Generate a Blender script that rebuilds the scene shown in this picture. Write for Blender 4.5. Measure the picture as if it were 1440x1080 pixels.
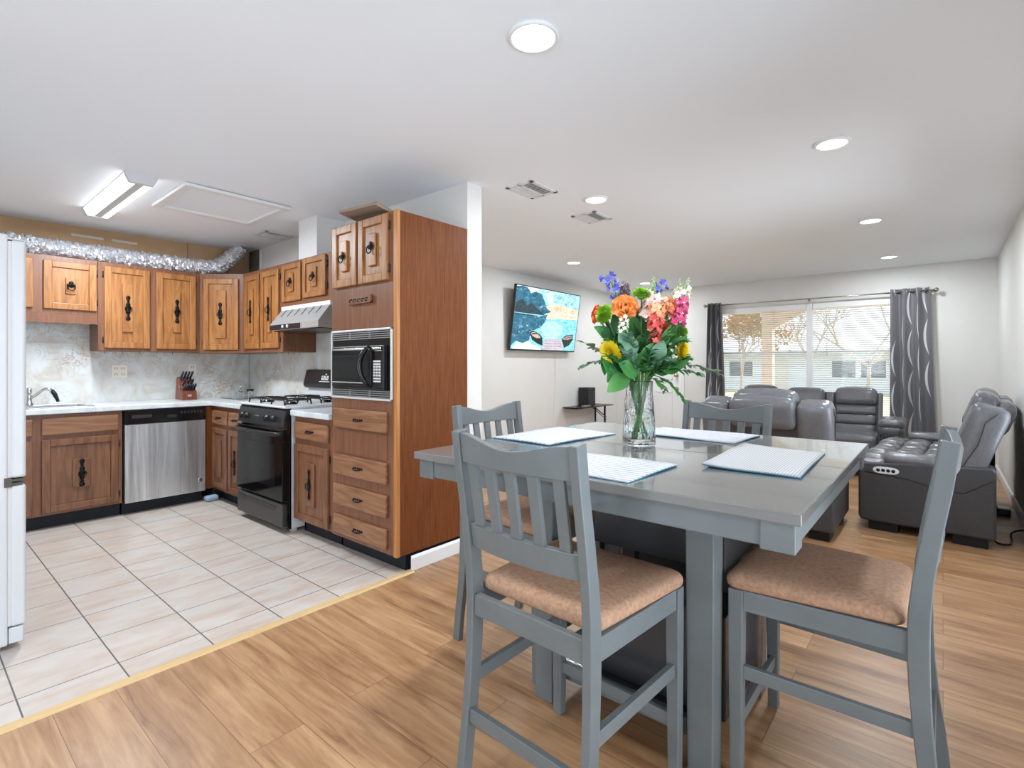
import bpy, bmesh, math, random
from mathutils import Vector, Matrix
R = math.radians
S = bpy.context.scene
COL = S.collection
for o in list(bpy.data.objects):
    bpy.data.objects.remove(o)
random.seed(7)

# ------------------------------------------------------------------ camera, sky, sun, exposure
cam_data = bpy.data.cameras.new('camera')
cam = bpy.data.objects.new('camera', cam_data)
COL.objects.link(cam)
cam.location = (0, 0, 1.22)
cam.rotation_euler = (R(90), 0, R(39.8))
cam_data.sensor_width = 36
cam_data.lens = 727.5 / 1440 * 36
cam_data.shift_y = -26.5 / 1440
cam_data.clip_start = 0.02
cam_data.clip_end = 200
S.camera = cam

W = bpy.data.worlds.new('sky')
S.world = W
W.use_nodes = True
wn, wl = W.node_tree.nodes, W.node_tree.links
wn.clear()
wo = wn.new('ShaderNodeOutputWorld')
wb = wn.new('ShaderNodeBackground')
wb.inputs[0].default_value = (0.84, 0.92, 1.0, 1)
wb.inputs[1].default_value = 1.15
wl.new(wb.outputs[0], wo.inputs[0])

sd = bpy.data.lights.new('sun', 'SUN')
sd.energy = 4.5
sd.angle = R(1)
sd.color = (1, .95, .88)
sun = bpy.data.objects.new('sun', sd)
COL.objects.link(sun)
sun.location = (10, 20, 15)
sun.rotation_euler = Vector((-.35, -.6, -.55)).to_track_quat('-Z', 'Y').to_euler()

S.view_settings.view_transform = 'Standard'
S.view_settings.look = 'None'
S.view_settings.gamma = 1
S.view_settings.use_curve_mapping = False
S.view_settings.exposure = 0.66

LED = 11.8        # watts of one ceiling spot
TUBE = 30.0       # watts of the kitchen strip light
DAY_FILL = 46.0        # fill light added at the unseen patio door behind the camera


def area(name, loc, rot, sx, sy, power, col=(1, 1, 1), shape='RECTANGLE', parent=None):
    d = bpy.data.lights.new(name, 'AREA')
    d.shape = shape
    d.size = sx
    if shape in ('RECTANGLE', 'ELLIPSE'):
        d.size_y = sy
    d.energy = power
    d.color = col
    o = bpy.data.objects.new(name, d)
    COL.objects.link(o)
    o.location = loc
    o.rotation_euler = rot
    if parent:
        o.parent = parent
    return o


# added fill lamps standing in for daylight at unseen doors and a window
SIDE = 27.0       # fill light added at the unseen side door right of the camera
area('side_fill_light', (.62, 1.0, 1.1), (0, R(90), 0), 1.9, 1.7, SIDE, (.74, .87, 1))
area('window_fill_light', (.62, 3.95, 1.25), (0, R(90), 0), 1.5, 1.7, 27.0, (.80, .90, 1))  # lamp added at the unseen side window to brighten the living room
area('patio_fill_light', (-1.3, -2.62, 1.15), (R(90), 0, 0), 2.3, 1.95, DAY_FILL, (.74, .87, 1))


# ------------------------------------------------------------------ materials
def lin(c):
    return tuple(((v / 255) / 12.92 if v / 255 <= .04045 else ((v / 255 + .055) / 1.055) ** 2.4) for v in c) + (1,)


def newmat(name):
    m = bpy.data.materials.new(name)
    m.use_nodes = True
    nt = m.node_tree
    return m, nt.nodes, nt.links, nt.nodes['Principled BSDF']


def coords(n, l, scale=(1, 1, 1), rnd=True, gen='Object'):
    tc = n.new('ShaderNodeTexCoord')
    mp = n.new('ShaderNodeMapping')
    mp.inputs['Scale'].default_value = scale
    if rnd:
        oi = n.new('ShaderNodeObjectInfo')
        ad = n.new('ShaderNodeVectorMath')
        ad.operation = 'ADD'
        mu = n.new('ShaderNodeMath')
        mu.operation = 'MULTIPLY'
        mu.inputs[1].default_value = 17.0
        l.new(oi.outputs['Random'], mu.inputs[0])
        l.new(tc.outputs[gen], ad.inputs[0])
        l.new(mu.outputs[0], ad.inputs[1])
        l.new(ad.outputs[0], mp.inputs[0])
    else:
        l.new(tc.outputs[gen], mp.inputs[0])
    return mp.outputs[0]


def ramp(n, stops):
    r = n.new('ShaderNodeValToRGB')
    el = r.color_ramp.elements
    while len(el) < len(stops):
        el.new(.5)
    for e, (p, c) in zip(el, stops):
        e.position = p
        e.color = c
    return r


def noise(n, l, vec, scale, detail=4, rough=.55, dist=0):
    t = n.new('ShaderNodeTexNoise')
    t.inputs['Scale'].default_value = scale
    t.inputs['Detail'].default_value = detail
    t.inputs['Roughness'].default_value = rough
    t.inputs['Distortion'].default_value = dist
    if vec:
        l.new(vec, t.inputs['Vector'])
    return t.outputs['Fac']


def bump(n, l, b, fac, strength=.2, dist=.01):
    u = n.new('ShaderNodeBump')
    u.inputs['Strength'].default_value = strength
    u.inputs['Distance'].default_value = dist
    l.new(fac, u.inputs['Height'])
    l.new(u.outputs[0], b.inputs['Normal'])


def mat(name, c, rough=.5, metal=0, c2=None, scale=20, stretch=(1, 1, 1), bmp=0, spec=.5, coat=0, trans=0, ior=1.45, alpha=1):
    m, n, l, b = newmat(name)
    c = lin(c)
    b.inputs['Base Color'].default_value = c
    b.inputs['Roughness'].default_value = rough
    b.inputs['Metallic'].default_value = metal
    b.inputs['Specular IOR Level'].default_value = spec
    b.inputs['Coat Weight'].default_value = coat
    b.inputs['Transmission Weight'].default_value = trans
    b.inputs['IOR'].default_value = ior
    b.inputs['Alpha'].default_value = alpha
    if c2 or bmp:
        v = coords(n, l, stretch)
        f = noise(n, l, v, scale)
        if c2:
            r = ramp(n, [(.3, c), (.7, lin(c2))])
            l.new(f, r.inputs[0])
            l.new(r.outputs[0], b.inputs['Base Color'])
        if bmp:
            bump(n, l, b, f, bmp)
    return m


def wood(name, dark, mid, light, axis='z', rough=.38, s=1.0, cath=True, spec=.5):
    m, n, l, b = newmat(name)
    b.inputs['Specular IOR Level'].default_value = spec
    st = {'z': (34, 34, 1.6), 'x': (1.6, 34, 34), 'y': (34, 1.6, 34)}[axis]
    v = coords(n, l, tuple(k * s for k in st))
    f = noise(n, l, v, 1.6, 7, .62, .4)
    st2 = {'z': (5, 5, .7), 'x': (.7, 5, 5), 'y': (5, .7, 5)}[axis]
    v2 = coords(n, l, tuple(k * s for k in st2))
    f2 = noise(n, l, v2, 2.2, 3, .5, .8)
    if cath:
        mu = n.new('ShaderNodeMath')
        mu.operation = 'MULTIPLY'
        mu.inputs[1].default_value = 9
        fr = n.new('ShaderNodeMath')
        fr.operation = 'PINGPONG'
        fr.inputs[1].default_value = 1
        l.new(f2, mu.inputs[0])
        l.new(mu.outputs[0], fr.inputs[0])
        mx = n.new('ShaderNodeMix')
        mx.data_type = 'FLOAT'
        mx.inputs[0].default_value = .3
        l.new(f, mx.inputs[2])
        l.new(fr.outputs[0], mx.inputs[3])
        f = mx.outputs[0]
    r = ramp(n, [(.22, lin(dark)), (.5, lin(mid)), (.78, lin(light))])
    l.new(f, r.inputs[0])
    l.new(r.outputs[0], b.inputs['Base Color'])
    b.inputs['Roughness'].default_value = rough
    bump(n, l, b, f, .12, .003)
    return m


def emit(name, c, s):
    m, n, l, b = newmat(name)
    b.inputs['Base Color'].default_value = lin(c)
    b.inputs['Emission Color'].default_value = lin(c)
    b.inputs['Emission Strength'].default_value = s
    return m


def glassy(name, tint=(255, 255, 255), refl=.12):
    m = bpy.data.materials.new(name)
    m.use_nodes = True
    n, l = m.node_tree.nodes, m.node_tree.links
    n.clear()
    o = n.new('ShaderNodeOutputMaterial')
    t = n.new('ShaderNodeBsdfTransparent')
    t.inputs[0].default_value = lin(tint)
    g = n.new('ShaderNodeBsdfGlossy')
    g.inputs['Roughness'].default_value = .03
    f = n.new('ShaderNodeFresnel')
    f.inputs[0].default_value = 1.45
    mx = n.new('ShaderNodeMixShader')
    l.new(f.outputs[0], mx.inputs[0])
    l.new(t.outputs[0], mx.inputs[1])
    l.new(g.outputs[0], mx.inputs[2])
    l.new(mx.outputs[0], o.inputs[0])
    return m


def plankfloor():
    m, n, l, b = newmat('oak_plank_floor')
    v = coords(n, l, (1, 1, 1), False)
    br = n.new('ShaderNodeTexBrick')
    br.offset = .37
    br.offset_frequency = 2
    br.inputs['Scale'].default_value = 1
    br.inputs['Brick Width'].default_value = 1.22
    br.inputs['Row Height'].default_value = .18
    br.inputs['Mortar Size'].default_value = .0012
    br.inputs['Mortar Smooth'].default_value = .3
    br.inputs['Color1'].default_value = (0, 0, 0, 1)
    br.inputs['Color2'].default_value = (1, 1, 1, 1)
    br.inputs['Mortar'].default_value = (.5, .5, .5, 1)
    l.new(v, br.inputs['Vector'])
    # offset grain per plank
    sc = n.new('ShaderNodeVectorMath')
    sc.operation = 'SCALE'
    sc.inputs['Scale'].default_value = 7.3
    l.new(br.outputs['Color'], sc.inputs[0])
    ad = n.new('ShaderNodeVectorMath')
    ad.operation = 'ADD'
    l.new(v, ad.inputs[0])
    l.new(sc.outputs[0], ad.inputs[1])
    mp = n.new('ShaderNodeMapping')
    mp.inputs['Scale'].default_value = (1.1, 13, 1)
    l.new(ad.outputs[0], mp.inputs[0])
    f = noise(n, l, mp.outputs[0], 2.0, 8, .62, .7)
    mp2 = n.new('ShaderNodeMapping')
    mp2.inputs['Scale'].default_value = (.7, 3.4, 1)
    l.new(ad.outputs[0], mp2.inputs[0])
    f2 = noise(n, l, mp2.outputs[0], 1.7, 5, .6, 1.2)
    r = ramp(n, [(.27, lin((134, 96, 64))), (.42, lin((176, 134, 96))), (.6, lin((196, 156, 116))), (.8, lin((212, 174, 136)))])
    l.new(f, r.inputs[0])
    r2 = ramp(n, [(.3, lin((205, 190, 178))), (.55, (1, 1, 1, 1))])
    l.new(f2, r2.inputs[0])
    mx = n.new('ShaderNodeMix')
    mx.data_type = 'RGBA'
    mx.blend_type = 'MULTIPLY'
    mx.inputs[0].default_value = .8
    l.new(r.outputs[0], mx.inputs[6])
    l.new(r2.outputs[0], mx.inputs[7])
    r3 = ramp(n, [(0, lin((232, 226, 222))), (1, (1, 1, 1, 1))])
    l.new(br.outputs['Color'], r3.inputs[0])
    mx2 = n.new('ShaderNodeMix')
    mx2.data_type = 'RGBA'
    mx2.blend_type = 'MULTIPLY'
    mx2.inputs[0].default_value = 1
    l.new(mx.outputs[2], mx2.inputs[6])
    l.new(r3.outputs[0], mx2.inputs[7])
    mx3 = n.new('ShaderNodeMix')
    mx3.data_type = 'RGBA'
    l.new(br.outputs['Fac'], mx3.inputs[0])
    l.new(mx2.outputs[2], mx3.inputs[6])
    mx3.inputs[7].default_value = lin((112, 78, 50))
    l.new(mx3.outputs[2], b.inputs['Base Color'])
    b.inputs['Roughness'].default_value = .36
    bump(n, l, b, f, .05, .002)
    return m


def tilefloor():
    m, n, l, b = newmat('beige_floor_tile')
    tc = n.new('ShaderNodeTexCoord')
    mp = n.new('ShaderNodeMapping')
    mp.inputs['Location'].default_value = (2.596, -.292, 0)
    l.new(tc.outputs['Object'], mp.inputs[0])
    br = n.new('ShaderNodeTexBrick')
    br.offset = 0
    br.inputs['Scale'].default_value = 1
    br.inputs['Brick Width'].default_value = .305
    br.inputs['Row Height'].default_value = .305
    br.inputs['Mortar Size'].default_value = .0028
    br.inputs['Mortar Smooth'].default_value = .1
    br.inputs['Color1'].default_value = (0, 0, 0, 1)
    br.inputs['Color2'].default_value = (1, 1, 1, 1)
    l.new(mp.outputs[0], br.inputs['Vector'])
    sc = n.new('ShaderNodeVectorMath')
    sc.operation = 'SCALE'
    sc.inputs['Scale'].default_value = 3.7
    l.new(br.outputs['Color'], sc.inputs[0])
    ad = n.new('ShaderNodeVectorMath')
    ad.operation = 'ADD'
    l.new(tc.outputs['Object'], ad.inputs[0])
    l.new(sc.outputs[0], ad.inputs[1])
    mp2 = n.new('ShaderNodeMapping')
    mp2.inputs['Scale'].default_value = (3.6, 1.3, 1)
    l.new(ad.outputs[0], mp2.inputs[0])
    f = noise(n, l, mp2.outputs[0], 3.2, 6, .55, .5)
    r = ramp(n, [(.28, lin((198, 178, 163))), (.45, lin((205, 192, 182))), (.62, lin((210, 203, 197))), (.8, lin((200, 197, 195)))])
    l.new(f, r.inputs[0])
    mx = n.new('ShaderNodeMix')
    mx.data_type = 'RGBA'
    l.new(br.outputs['Fac'], mx.inputs[0])
    l.new(r.outputs[0], mx.inputs[6])
    mx.inputs[7].default_value = lin((92, 90, 90))
    l.new(mx.outputs[2], b.inputs['Base Color'])
    b.inputs['Roughness'].default_value = .3
    iv = n.new('ShaderNodeMath')
    iv.operation = 'SUBTRACT'
    iv.inputs[0].default_value = 1
    l.new(br.outputs['Fac'], iv.inputs[1])
    bump(n, l, b, iv.outputs[0], .4, .003)
    return m


def marble(name, base, cloud, vein, sc, rough=.22):
    m, n, l, b = newmat(name)
    v = coords(n, l, (1, 1, 1), False)
    f = noise(n, l, v, 3.4 * sc, 6, .6, 1.4)
    f2 = noise(n, l, v, 6.0 * sc, 7, .62, 2.0)
    r = ramp(n, [(.36, lin(cloud)), (.62, lin(base))])
    l.new(f, r.inputs[0])
    su = n.new('ShaderNodeMath')
    su.operation = 'SUBTRACT'
    su.inputs[1].default_value = .5
    l.new(f2, su.inputs[0])
    ab = n.new('ShaderNodeMath')
    ab.operation = 'ABSOLUTE'
    l.new(su.outputs[0], ab.inputs[0])
    r2 = ramp(n, [(0, (1, 1, 1, 1)), (.045, (0, 0, 0, 1))])
    l.new(ab.outputs[0], r2.inputs[0])
    f3 = noise(n, l, v, 2.2 * sc, 3, .5, .5)
    r3 = ramp(n, [(.48, (0, 0, 0, 1)), (.68, (.75, .75, .75, 1))])
    l.new(f3, r3.inputs[0])
    mm = n.new('ShaderNodeMath')
    mm.operation = 'MULTIPLY'
    l.new(r2.outputs[0], mm.inputs[0])
    l.new(r3.outputs[0], mm.inputs[1])
    mx = n.new('ShaderNodeMix')
    mx.data_type = 'RGBA'
    l.new(mm.outputs[0], mx.inputs[0])
    l.new(r.outputs[0], mx.inputs[6])
    mx.inputs[7].default_value = lin(vein)
    l.new(mx.outputs[2], b.inputs['Base Color'])
    b.inputs['Roughness'].default_value = rough
    return m


def curtainmat():
    m, n, l, b = newmat('grey_curtain_cloth')
    tc = n.new('ShaderNodeTexCoord')
    sp = n.new('ShaderNodeSeparateXYZ')
    l.new(tc.outputs['UV'], sp.inputs[0])

    def mth(op, a, c=None):
        k = n.new('ShaderNodeMath')
        k.operation = op
        for i, x in enumerate((a, c)):
            if x is None:
                continue
            if isinstance(x, (int, float)):
                k.inputs[i].default_value = x
            else:
                l.new(x, k.inputs[i])
        return k.outputs[0]
    u, v = sp.outputs[0], sp.outputs[1]
    # crescents: arcs that swell in the middle and fade at their tips
    fv = mth('SUBTRACT', mth('FRACT', mth('ADD', mth('MULTIPLY', v, 4.2), mth('MULTIPLY', mth('FLOOR', mth('MULTIPLY', u, 5)), .37))), .5)
    fu = mth('SUBTRACT', mth('FRACT', mth('MULTIPLY', u, 5)), .35)
    arc = mth('ADD', fu, mth('MULTIPLY', mth('MULTIPLY', fv, fv), -1.7))
    th = mth('MULTIPLY', mth('SUBTRACT', .2, mth('MULTIPLY', fv, fv)), .55)
    cell = mth('ADD', mth('MULTIPLY', mth('FLOOR', mth('ADD', mth('MULTIPLY', v, 4.2), mth('MULTIPLY', mth('FLOOR', mth('MULTIPLY', u, 5)), .37))), .381), mth('MULTIPLY', mth('FLOOR', mth('MULTIPLY', u, 5)), .618))
    on = mth('MULTIPLY', mth('LESS_THAN', mth('ABSOLUTE', arc), th), mth('GREATER_THAN', mth('FRACT', cell), .33))
    mx = n.new('ShaderNodeMix')
    mx.data_type = 'RGBA'
    l.new(on, mx.inputs[0])
    mx.inputs[6].default_value = lin((104, 103, 107))
    mx.inputs[7].default_value = lin((205, 205, 208))
    l.new(mx.outputs[2], b.inputs['Base Color'])
    b.inputs['Roughness'].default_value = .55
    b.inputs['Sheen Weight'].default_value = .2
    return m


def matpattern(name, kind):
    m, n, l, b = newmat(name)
    v = coords(n, l, (1, 1, 1), False)
    w = n.new('ShaderNodeTexWave')
    w.inputs['Distortion'].default_value = 1.5 if kind == 'lines' else 0
    w.bands_direction = 'Y'
    w.inputs['Scale'].default_value = 14 if kind == 'lines' else 40
    w.inputs['Detail'].default_value = 2
    w.inputs['Detail Scale'].default_value = 4
    l.new(v, w.inputs['Vector'])
    r = ramp(n, [(.0, lin((140, 146, 156))), (.30, lin((204, 204, 208)))])
    if kind == 'dots':
        w2 = n.new('ShaderNodeTexWave')
        w2.bands_direction = 'X'
        w2.inputs['Scale'].default_value = 26
        l.new(v, w2.inputs['Vector'])
        mm = n.new('ShaderNodeMath')
        mm.operation = 'MULTIPLY'
        l.new(w.outputs['Fac'], mm.inputs[0])
        l.new(w2.outputs['Fac'], mm.inputs[1])
        r = ramp(n, [(.0, lin((190, 190, 191))), (.40, lin((178, 178, 179))), (.7, lin((96, 96, 100)))])
        l.new(mm.outputs[0], r.inputs[0])
    else:
        l.new(w.outputs['Fac'], r.inputs[0])
    l.new(r.outputs[0], b.inputs['Base Color'])
    b.inputs['Roughness'].default_value = .6
    return m


def stainless(name, c=(188, 190, 192), rough=.28, axis='z'):
    m, n, l, b = newmat(name)
    v = coords(n, l, {'z': (3.2, 3.2, .25), 'x': (.6, 40, 40)}[axis], False)
    f = noise(n, l, v, 3, 3, .5, .6)
    r = ramp(n, [(.3, lin(tuple(k * .78 for k in c))), (.7, lin(c))])
    l.new(f, r.inputs[0])
    l.new(r.outputs[0], b.inputs['Base Color'])
    b.inputs['Metallic'].default_value = .8
    b.inputs['Roughness'].default_value = rough
    bump(n, l, b, f, .35, .02)
    return m


M = dict(
    wall=mat('white_wall_paint', (227, 225, 221), .7, c2=(224, 222, 218), scale=3),
    ceil=mat('white_ceiling_paint', (244, 248, 253), .8),
    white=mat('white_gloss_paint', (238, 238, 238), .35),
    white_app=mat('white_appliance', (216, 218, 221), .3),
    silver=mat('dull_silver', (150, 152, 154), .4, .5), alum=mat('brushed_aluminium', (222, 224, 226), .4, .25), cream=mat('off_white_panel', (226, 222, 214), .6),
    fascia=mat('brown_raw_panel', (206, 172, 134), .8, c2=(196, 160, 122), scale=4),
    patchw=mat('white_filler', (226, 220, 210), .8),
    darkgap=mat('bare_grey_panel', (112, 106, 98), .8, c2=(74, 68, 62), scale=8),
    floor=plankfloor(), tile=tilefloor(),
    strip=mat('pale_wood_strip', (222, 190, 138), .45, c2=(206, 172, 120), scale=9, stretch=(20, 1, 20)),
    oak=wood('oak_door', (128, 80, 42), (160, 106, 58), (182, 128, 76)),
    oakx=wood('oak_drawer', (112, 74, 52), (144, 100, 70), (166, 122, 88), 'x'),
    oaklow=wood('oak_shaded_lower_door', (94, 60, 41), (122, 81, 56), (144, 101, 72)),  # door oak with the shade on the lower doors put into its colour
    frame=wood('walnut_face_frame', (102, 64, 44), (126, 82, 58), (144, 98, 72), cath=False),
    panel=wood('tower_side_veneer', (90, 48, 24), (116, 66, 34), (134, 82, 46), rough=.5, s=1.7, cath=False, spec=.15),
    ply=wood('worn_plywood', (128, 106, 90), (156, 134, 116), (174, 154, 138), 'x', .7),
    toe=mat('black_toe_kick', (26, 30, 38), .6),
    iron=mat('black_iron', (24, 24, 28), .4, .6),
    hinge=mat('dark_steel_hinge', (82, 76, 70), .35, .8),
    counter=marble('pale_marble_worktop', (228, 232, 234), (206, 214, 218), (190, 196, 200), 1.6),
    splash=marble('beige_marble_panel', (228, 232, 232), (210, 203, 192), (168, 130, 100), 1.2),
    steel=stainless('brushed_steel', (222, 224, 226), .3), hoodm=mat('hood_steel', (196, 198, 200), .32, .55),
    chrome=mat('chrome', (225, 228, 232), .12, 1),
    blk=mat('black_enamel', (14, 14, 16), .16), blks=mat('black_satin_plastic', (30, 30, 32), .35),
    blkglass=mat('black_glass', (12, 12, 13), .06, spec=.3), drawerblk=mat('worn_black_enamel', (56, 55, 54), .35),
    ovenwin=mat('dark_oven_window', (24, 24, 25), .1, spec=.3),
    grey=mat('grey_chair_paint', (103, 108, 109), .38, c2=(111, 116, 117), scale=7),
    top=mat('grey_table_top', (122, 122, 119), .16, c2=(115, 115, 112), scale=3, stretch=(1, 8, 1), coat=.6),
    basedark=mat('dark_grey_lacquer', (66, 66, 68), .2),
    seat=mat('tan_suede', (188, 148, 120), .85, c2=(158, 120, 95), scale=95, bmp=.1),
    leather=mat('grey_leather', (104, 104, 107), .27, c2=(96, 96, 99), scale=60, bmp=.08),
    leather_shaded=mat('shaded_grey_leather', (66, 66, 68), .42, c2=(60, 60, 62), scale=60, bmp=.08),  # same leather, darkened in colour for its unlit sides and backs
    seam=mat('black_seam', (30, 30, 32), .6), base=mat('black_base', (14, 14, 16), .6),
    curtain=curtainmat(), rod=mat('nickel_rod', (176, 170, 160), .25, 1),
    pane=glassy('window_glass'), slat=mat('white_blind_slat', (240, 240, 238), .5),
    teal=mat('teal_cloth', (28, 110, 140), .7), pml=matpattern('white_lined_cloth', 'lines'), pmd=matpattern('grey_dotted_cloth', 'dots'),
    led=emit('led_lens', (255, 253, 248), 6), tubel=emit('tube_lens', (244, 250, 255), 2.4), tubed=emit('lamp_lens_centre', (150, 152, 155), .32),
    vent=mat('white_vent', (224, 224, 224), .5), ventd=mat('vent_shadow', (165, 166, 168), .7),
    plate=mat('ivory_plate', (242, 237, 222), .4), slot=mat('socket_slot', (150, 146, 138), .5),
    brass=mat('brass', (204, 176, 128), .25, 1),
    foil=mat('aluminium_foil', (240, 242, 246), .18, .8, scale=55, bmp=.9),
    redwood=wood('red_wood_block', (96, 42, 26), (122, 60, 40), (138, 74, 52), cath=False),
    knife=mat('black_knife_handle', (34, 44, 58), .3), crystal=mat('clear_crystal', (245, 250, 252), .03, trans=1, ior=1.5),
    blue=mat('pale_blue_cloth', (150, 170, 190), .8),
    lawn=mat('pale_lawn', (206, 202, 172), .9, c2=(190, 188, 150), scale=2), conc=mat('concrete', (205, 200, 192), .8),
    post=mat('peach_paint', (228, 214, 202), .6), siding=mat('pale_blue_siding', (228, 234, 244), .7), roofm=mat('grey_shingle', (200, 202, 206), .9),
    winm=mat('dark_window_glass', (120, 130, 142), .15), bark=mat('tree_bark', (188, 180, 174), .9),
    leaft=mat('autumn_leaf', (196, 150, 104), .8, c2=(150, 128, 80), scale=.8), leafg=mat('bare_twig', (150, 138, 130), .9),
)


# ------------------------------------------------------------------ mesh helpers
class MB:
    """collects shapes in one bmesh and links them as ONE mesh object"""

    def __init__(s):
        s.bm = bmesh.new()

    def face(s, vs, mi=0, smooth=False):
        try:
            f = s.bm.faces.new(vs)
        except ValueError:
            return
        f.material_index = mi
        f.smooth = smooth
        return f

    def box(s, x0, x1, y0, y1, z0, z1, mi=0, mtx=None):
        p = [Vector((x, y, z)) for z in (z0, z1) for y in (y0, y1) for x in (x0, x1)]
        if mtx:
            p = [mtx @ q for q in p]
        v = [s.bm.verts.new(q) for q in p]
        for i in ((0, 2, 3, 1), (4, 5, 7, 6), (0, 1, 5, 4), (2, 6, 7, 3), (0, 4, 6, 2), (1, 3, 7, 5)):
            s.face([v[k] for k in i], mi)
        return s

    def prism(s, pts, ax, a0, a1, mi=0, mtx=None):
        def mk(p, a):
            q = {'x': (a, p[0], p[1]), 'y': (p[0], a, p[1]), 'z': (p[0], p[1], a)}[ax]
            q = Vector(q)
            return mtx @ q if mtx else q
        A = [s.bm.verts.new(mk(p, a0)) for p in pts]
        B = [s.bm.verts.new(mk(p, a1)) for p in pts]
        n = len(pts)
        s.face(A[::-1], mi)
        s.face(B, mi)
        for i in range(n):
            s.face([A[i], A[(i + 1) % n], B[(i + 1) % n], B[i]], mi)
        return s

    def rings(s, rs, cap=True, closed=True, mi=0, smooth=True):
        V = [[s.bm.verts.new(p) for p in r] for r in rs]
        for a, b in zip(V, V[1:]):
            n = len(a)
            for i in range(n if closed else n - 1):
                s.face([a[i], a[(i + 1) % n], b[(i + 1) % n], b[i]], mi, smooth)
        if cap:
            s.face(V[0][::-1], mi, smooth)
            s.face(V[-1], mi, smooth)
        return s

    def tube(s, pts, r, n=8, mi=0, cap=True):
        pts = [Vector(p) for p in pts]
        k = len(pts)
        rs = r if isinstance(r, (list, tuple)) else [r] * k
        out = []
        t0 = (pts[1] - pts[0]).normalized()
        u = t0.orthogonal().normalized()
        for i, p in enumerate(pts):
            t = (pts[min(i + 1, k - 1)] - pts[max(i - 1, 0)])
            t = t.normalized() if t.length > 1e-9 else t0
            u = (u - t * u.dot(t))
            u = u.normalized() if u.length > 1e-6 else t.orthogonal().normalized()
            w = t.cross(u)
            out.append([p + (u * math.cos(2 * math.pi * j / n) + w * math.sin(2 * math.pi * j / n)) * rs[i] for j in range(n)])
        return s.rings(out, cap, True, mi)

    def lathe(s, prof, c=(0, 0, 0), n=24, mi=0, cap=True, mtx=None, sx=1, sy=1):
        c = Vector(c)
        rs = []
        for r, z in prof:
            q = [Vector((r * sx * math.cos(2 * math.pi * j / n), r * sy * math.sin(2 * math.pi * j / n), z)) for j in range(n)]
            rs.append([c + (mtx @ p if mtx else p) for p in q])
        return s.rings(rs, cap, True, mi)

    def ball(s, c, r, n=10, m=7, mi=0, mtx=None):
        r = (r, r, r) if not isinstance(r, (tuple, list)) else r
        rs = []
        for i in range(m + 1):
            a = -math.pi / 2 + math.pi * i / m
            ca = max(math.cos(a), .02)
            q = [Vector((r[0] * ca * math.cos(2 * math.pi * j / n), r[1] * ca * math.sin(2 * math.pi * j / n), r[2] * math.sin(a))) for j in range(n)]
            rs.append([Vector(c) + (mtx @ p if mtx else p) for p in q])
        return s.rings(rs, True, True, mi)

    def torus(s, c, R_, r, ax='y', n=16, m=6, mi=0, a0=0, a1=2 * math.pi):
        pts = []
        full = abs(a1 - a0 - 2 * math.pi) < 1e-6
        for i in range(n + 1):
            a = a0 + (a1 - a0) * i / n
            x, z = R_ * math.cos(a), R_ * math.sin(a)
            pts.append(Vector(c) + Vector({'y': (x, 0, z), 'z': (x, z, 0), 'x': (0, x, z)}[ax]))
        return s.tube(pts, r, m, mi, cap=not full)

    def grid(s, f, nu, nv, mi=0, smooth=True, uv=False):
        V = [[s.bm.verts.new(f(i / nu, j / nv)) for j in range(nv + 1)] for i in range(nu + 1)]
        lay = s.bm.loops.layers.uv.verify() if uv else None
        for i in range(nu):
            for j in range(nv):
                fc = s.face([V[i][j], V[i + 1][j], V[i + 1][j + 1], V[i][j + 1]], mi, smooth)
                if uv and fc:
                    for lp, (a, b) in zip(fc.loops, ((i, j), (i + 1, j), (i + 1, j + 1), (i, j + 1))):
                        lp[lay].uv = (a / nu, b / nv)
        return s

    def poly(s, pts, mi=0):
        s.face([s.bm.verts.new(p) for p in pts], mi)
        return s

    def cushion(s, x0, x1, y0, y1, z0, z1, r=.04, n=5, mi=0, mtx=None, crown=0):
        """rounded, slightly domed upholstered block"""
        cx, cy, cz = (x0 + x1) / 2, (y0 + y1) / 2, (z0 + z1) / 2
        hx, hy, hz = (x1 - x0) / 2, (y1 - y0) / 2, (z1 - z0) / 2
        r = min(r, hx * .98, hy * .98, hz * .98)
        b2 = bmesh.new()
        bmesh.ops.create_cube(b2, size=2)
        bmesh.ops.subdivide_edges(b2, edges=b2.edges[:], cuts=7, use_grid_fill=True)
        mp = {}
        for v in b2.verts:
            # spread the cuts so the rim is finely divided, then round the rim
            q = []
            for c_, h in zip(v.co, (hx, hy, hz)):
                a = abs(c_)
                t = {0.0: 0.0, .25: .5, .5: .8, .75: .93, 1.0: 1.0}[round(a * 4) / 4]
                inner = h - r
                d = inner * min(t / .8, 1) if t <= .8 else inner + r * (t - .8) / .2
                q.append(math.copysign(d, c_))
            q = Vector(q)
            core = Vector(tuple(max(-(h - r), min(h - r, k)) for k, h in zip(q, (hx, hy, hz))))
            d = q - core
            if d.length > 1e-9:
                m_ = max(abs(d.x), abs(d.y), abs(d.z))
                d = d.normalized() * m_
            q = core + d
            if crown:
                q.z += crown * (1 if q.z > 0 else 0) * max(0, 1 - (q.x / hx) ** 2) * max(0, 1 - (q.y / hy) ** 2)
            q = q + Vector((cx, cy, cz))
            mp[v] = s.bm.verts.new(mtx @ q if mtx else q)
        for f in b2.faces:
            s.face([mp[v] for v in f.verts], mi, True)
        b2.free()
        return s

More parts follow.
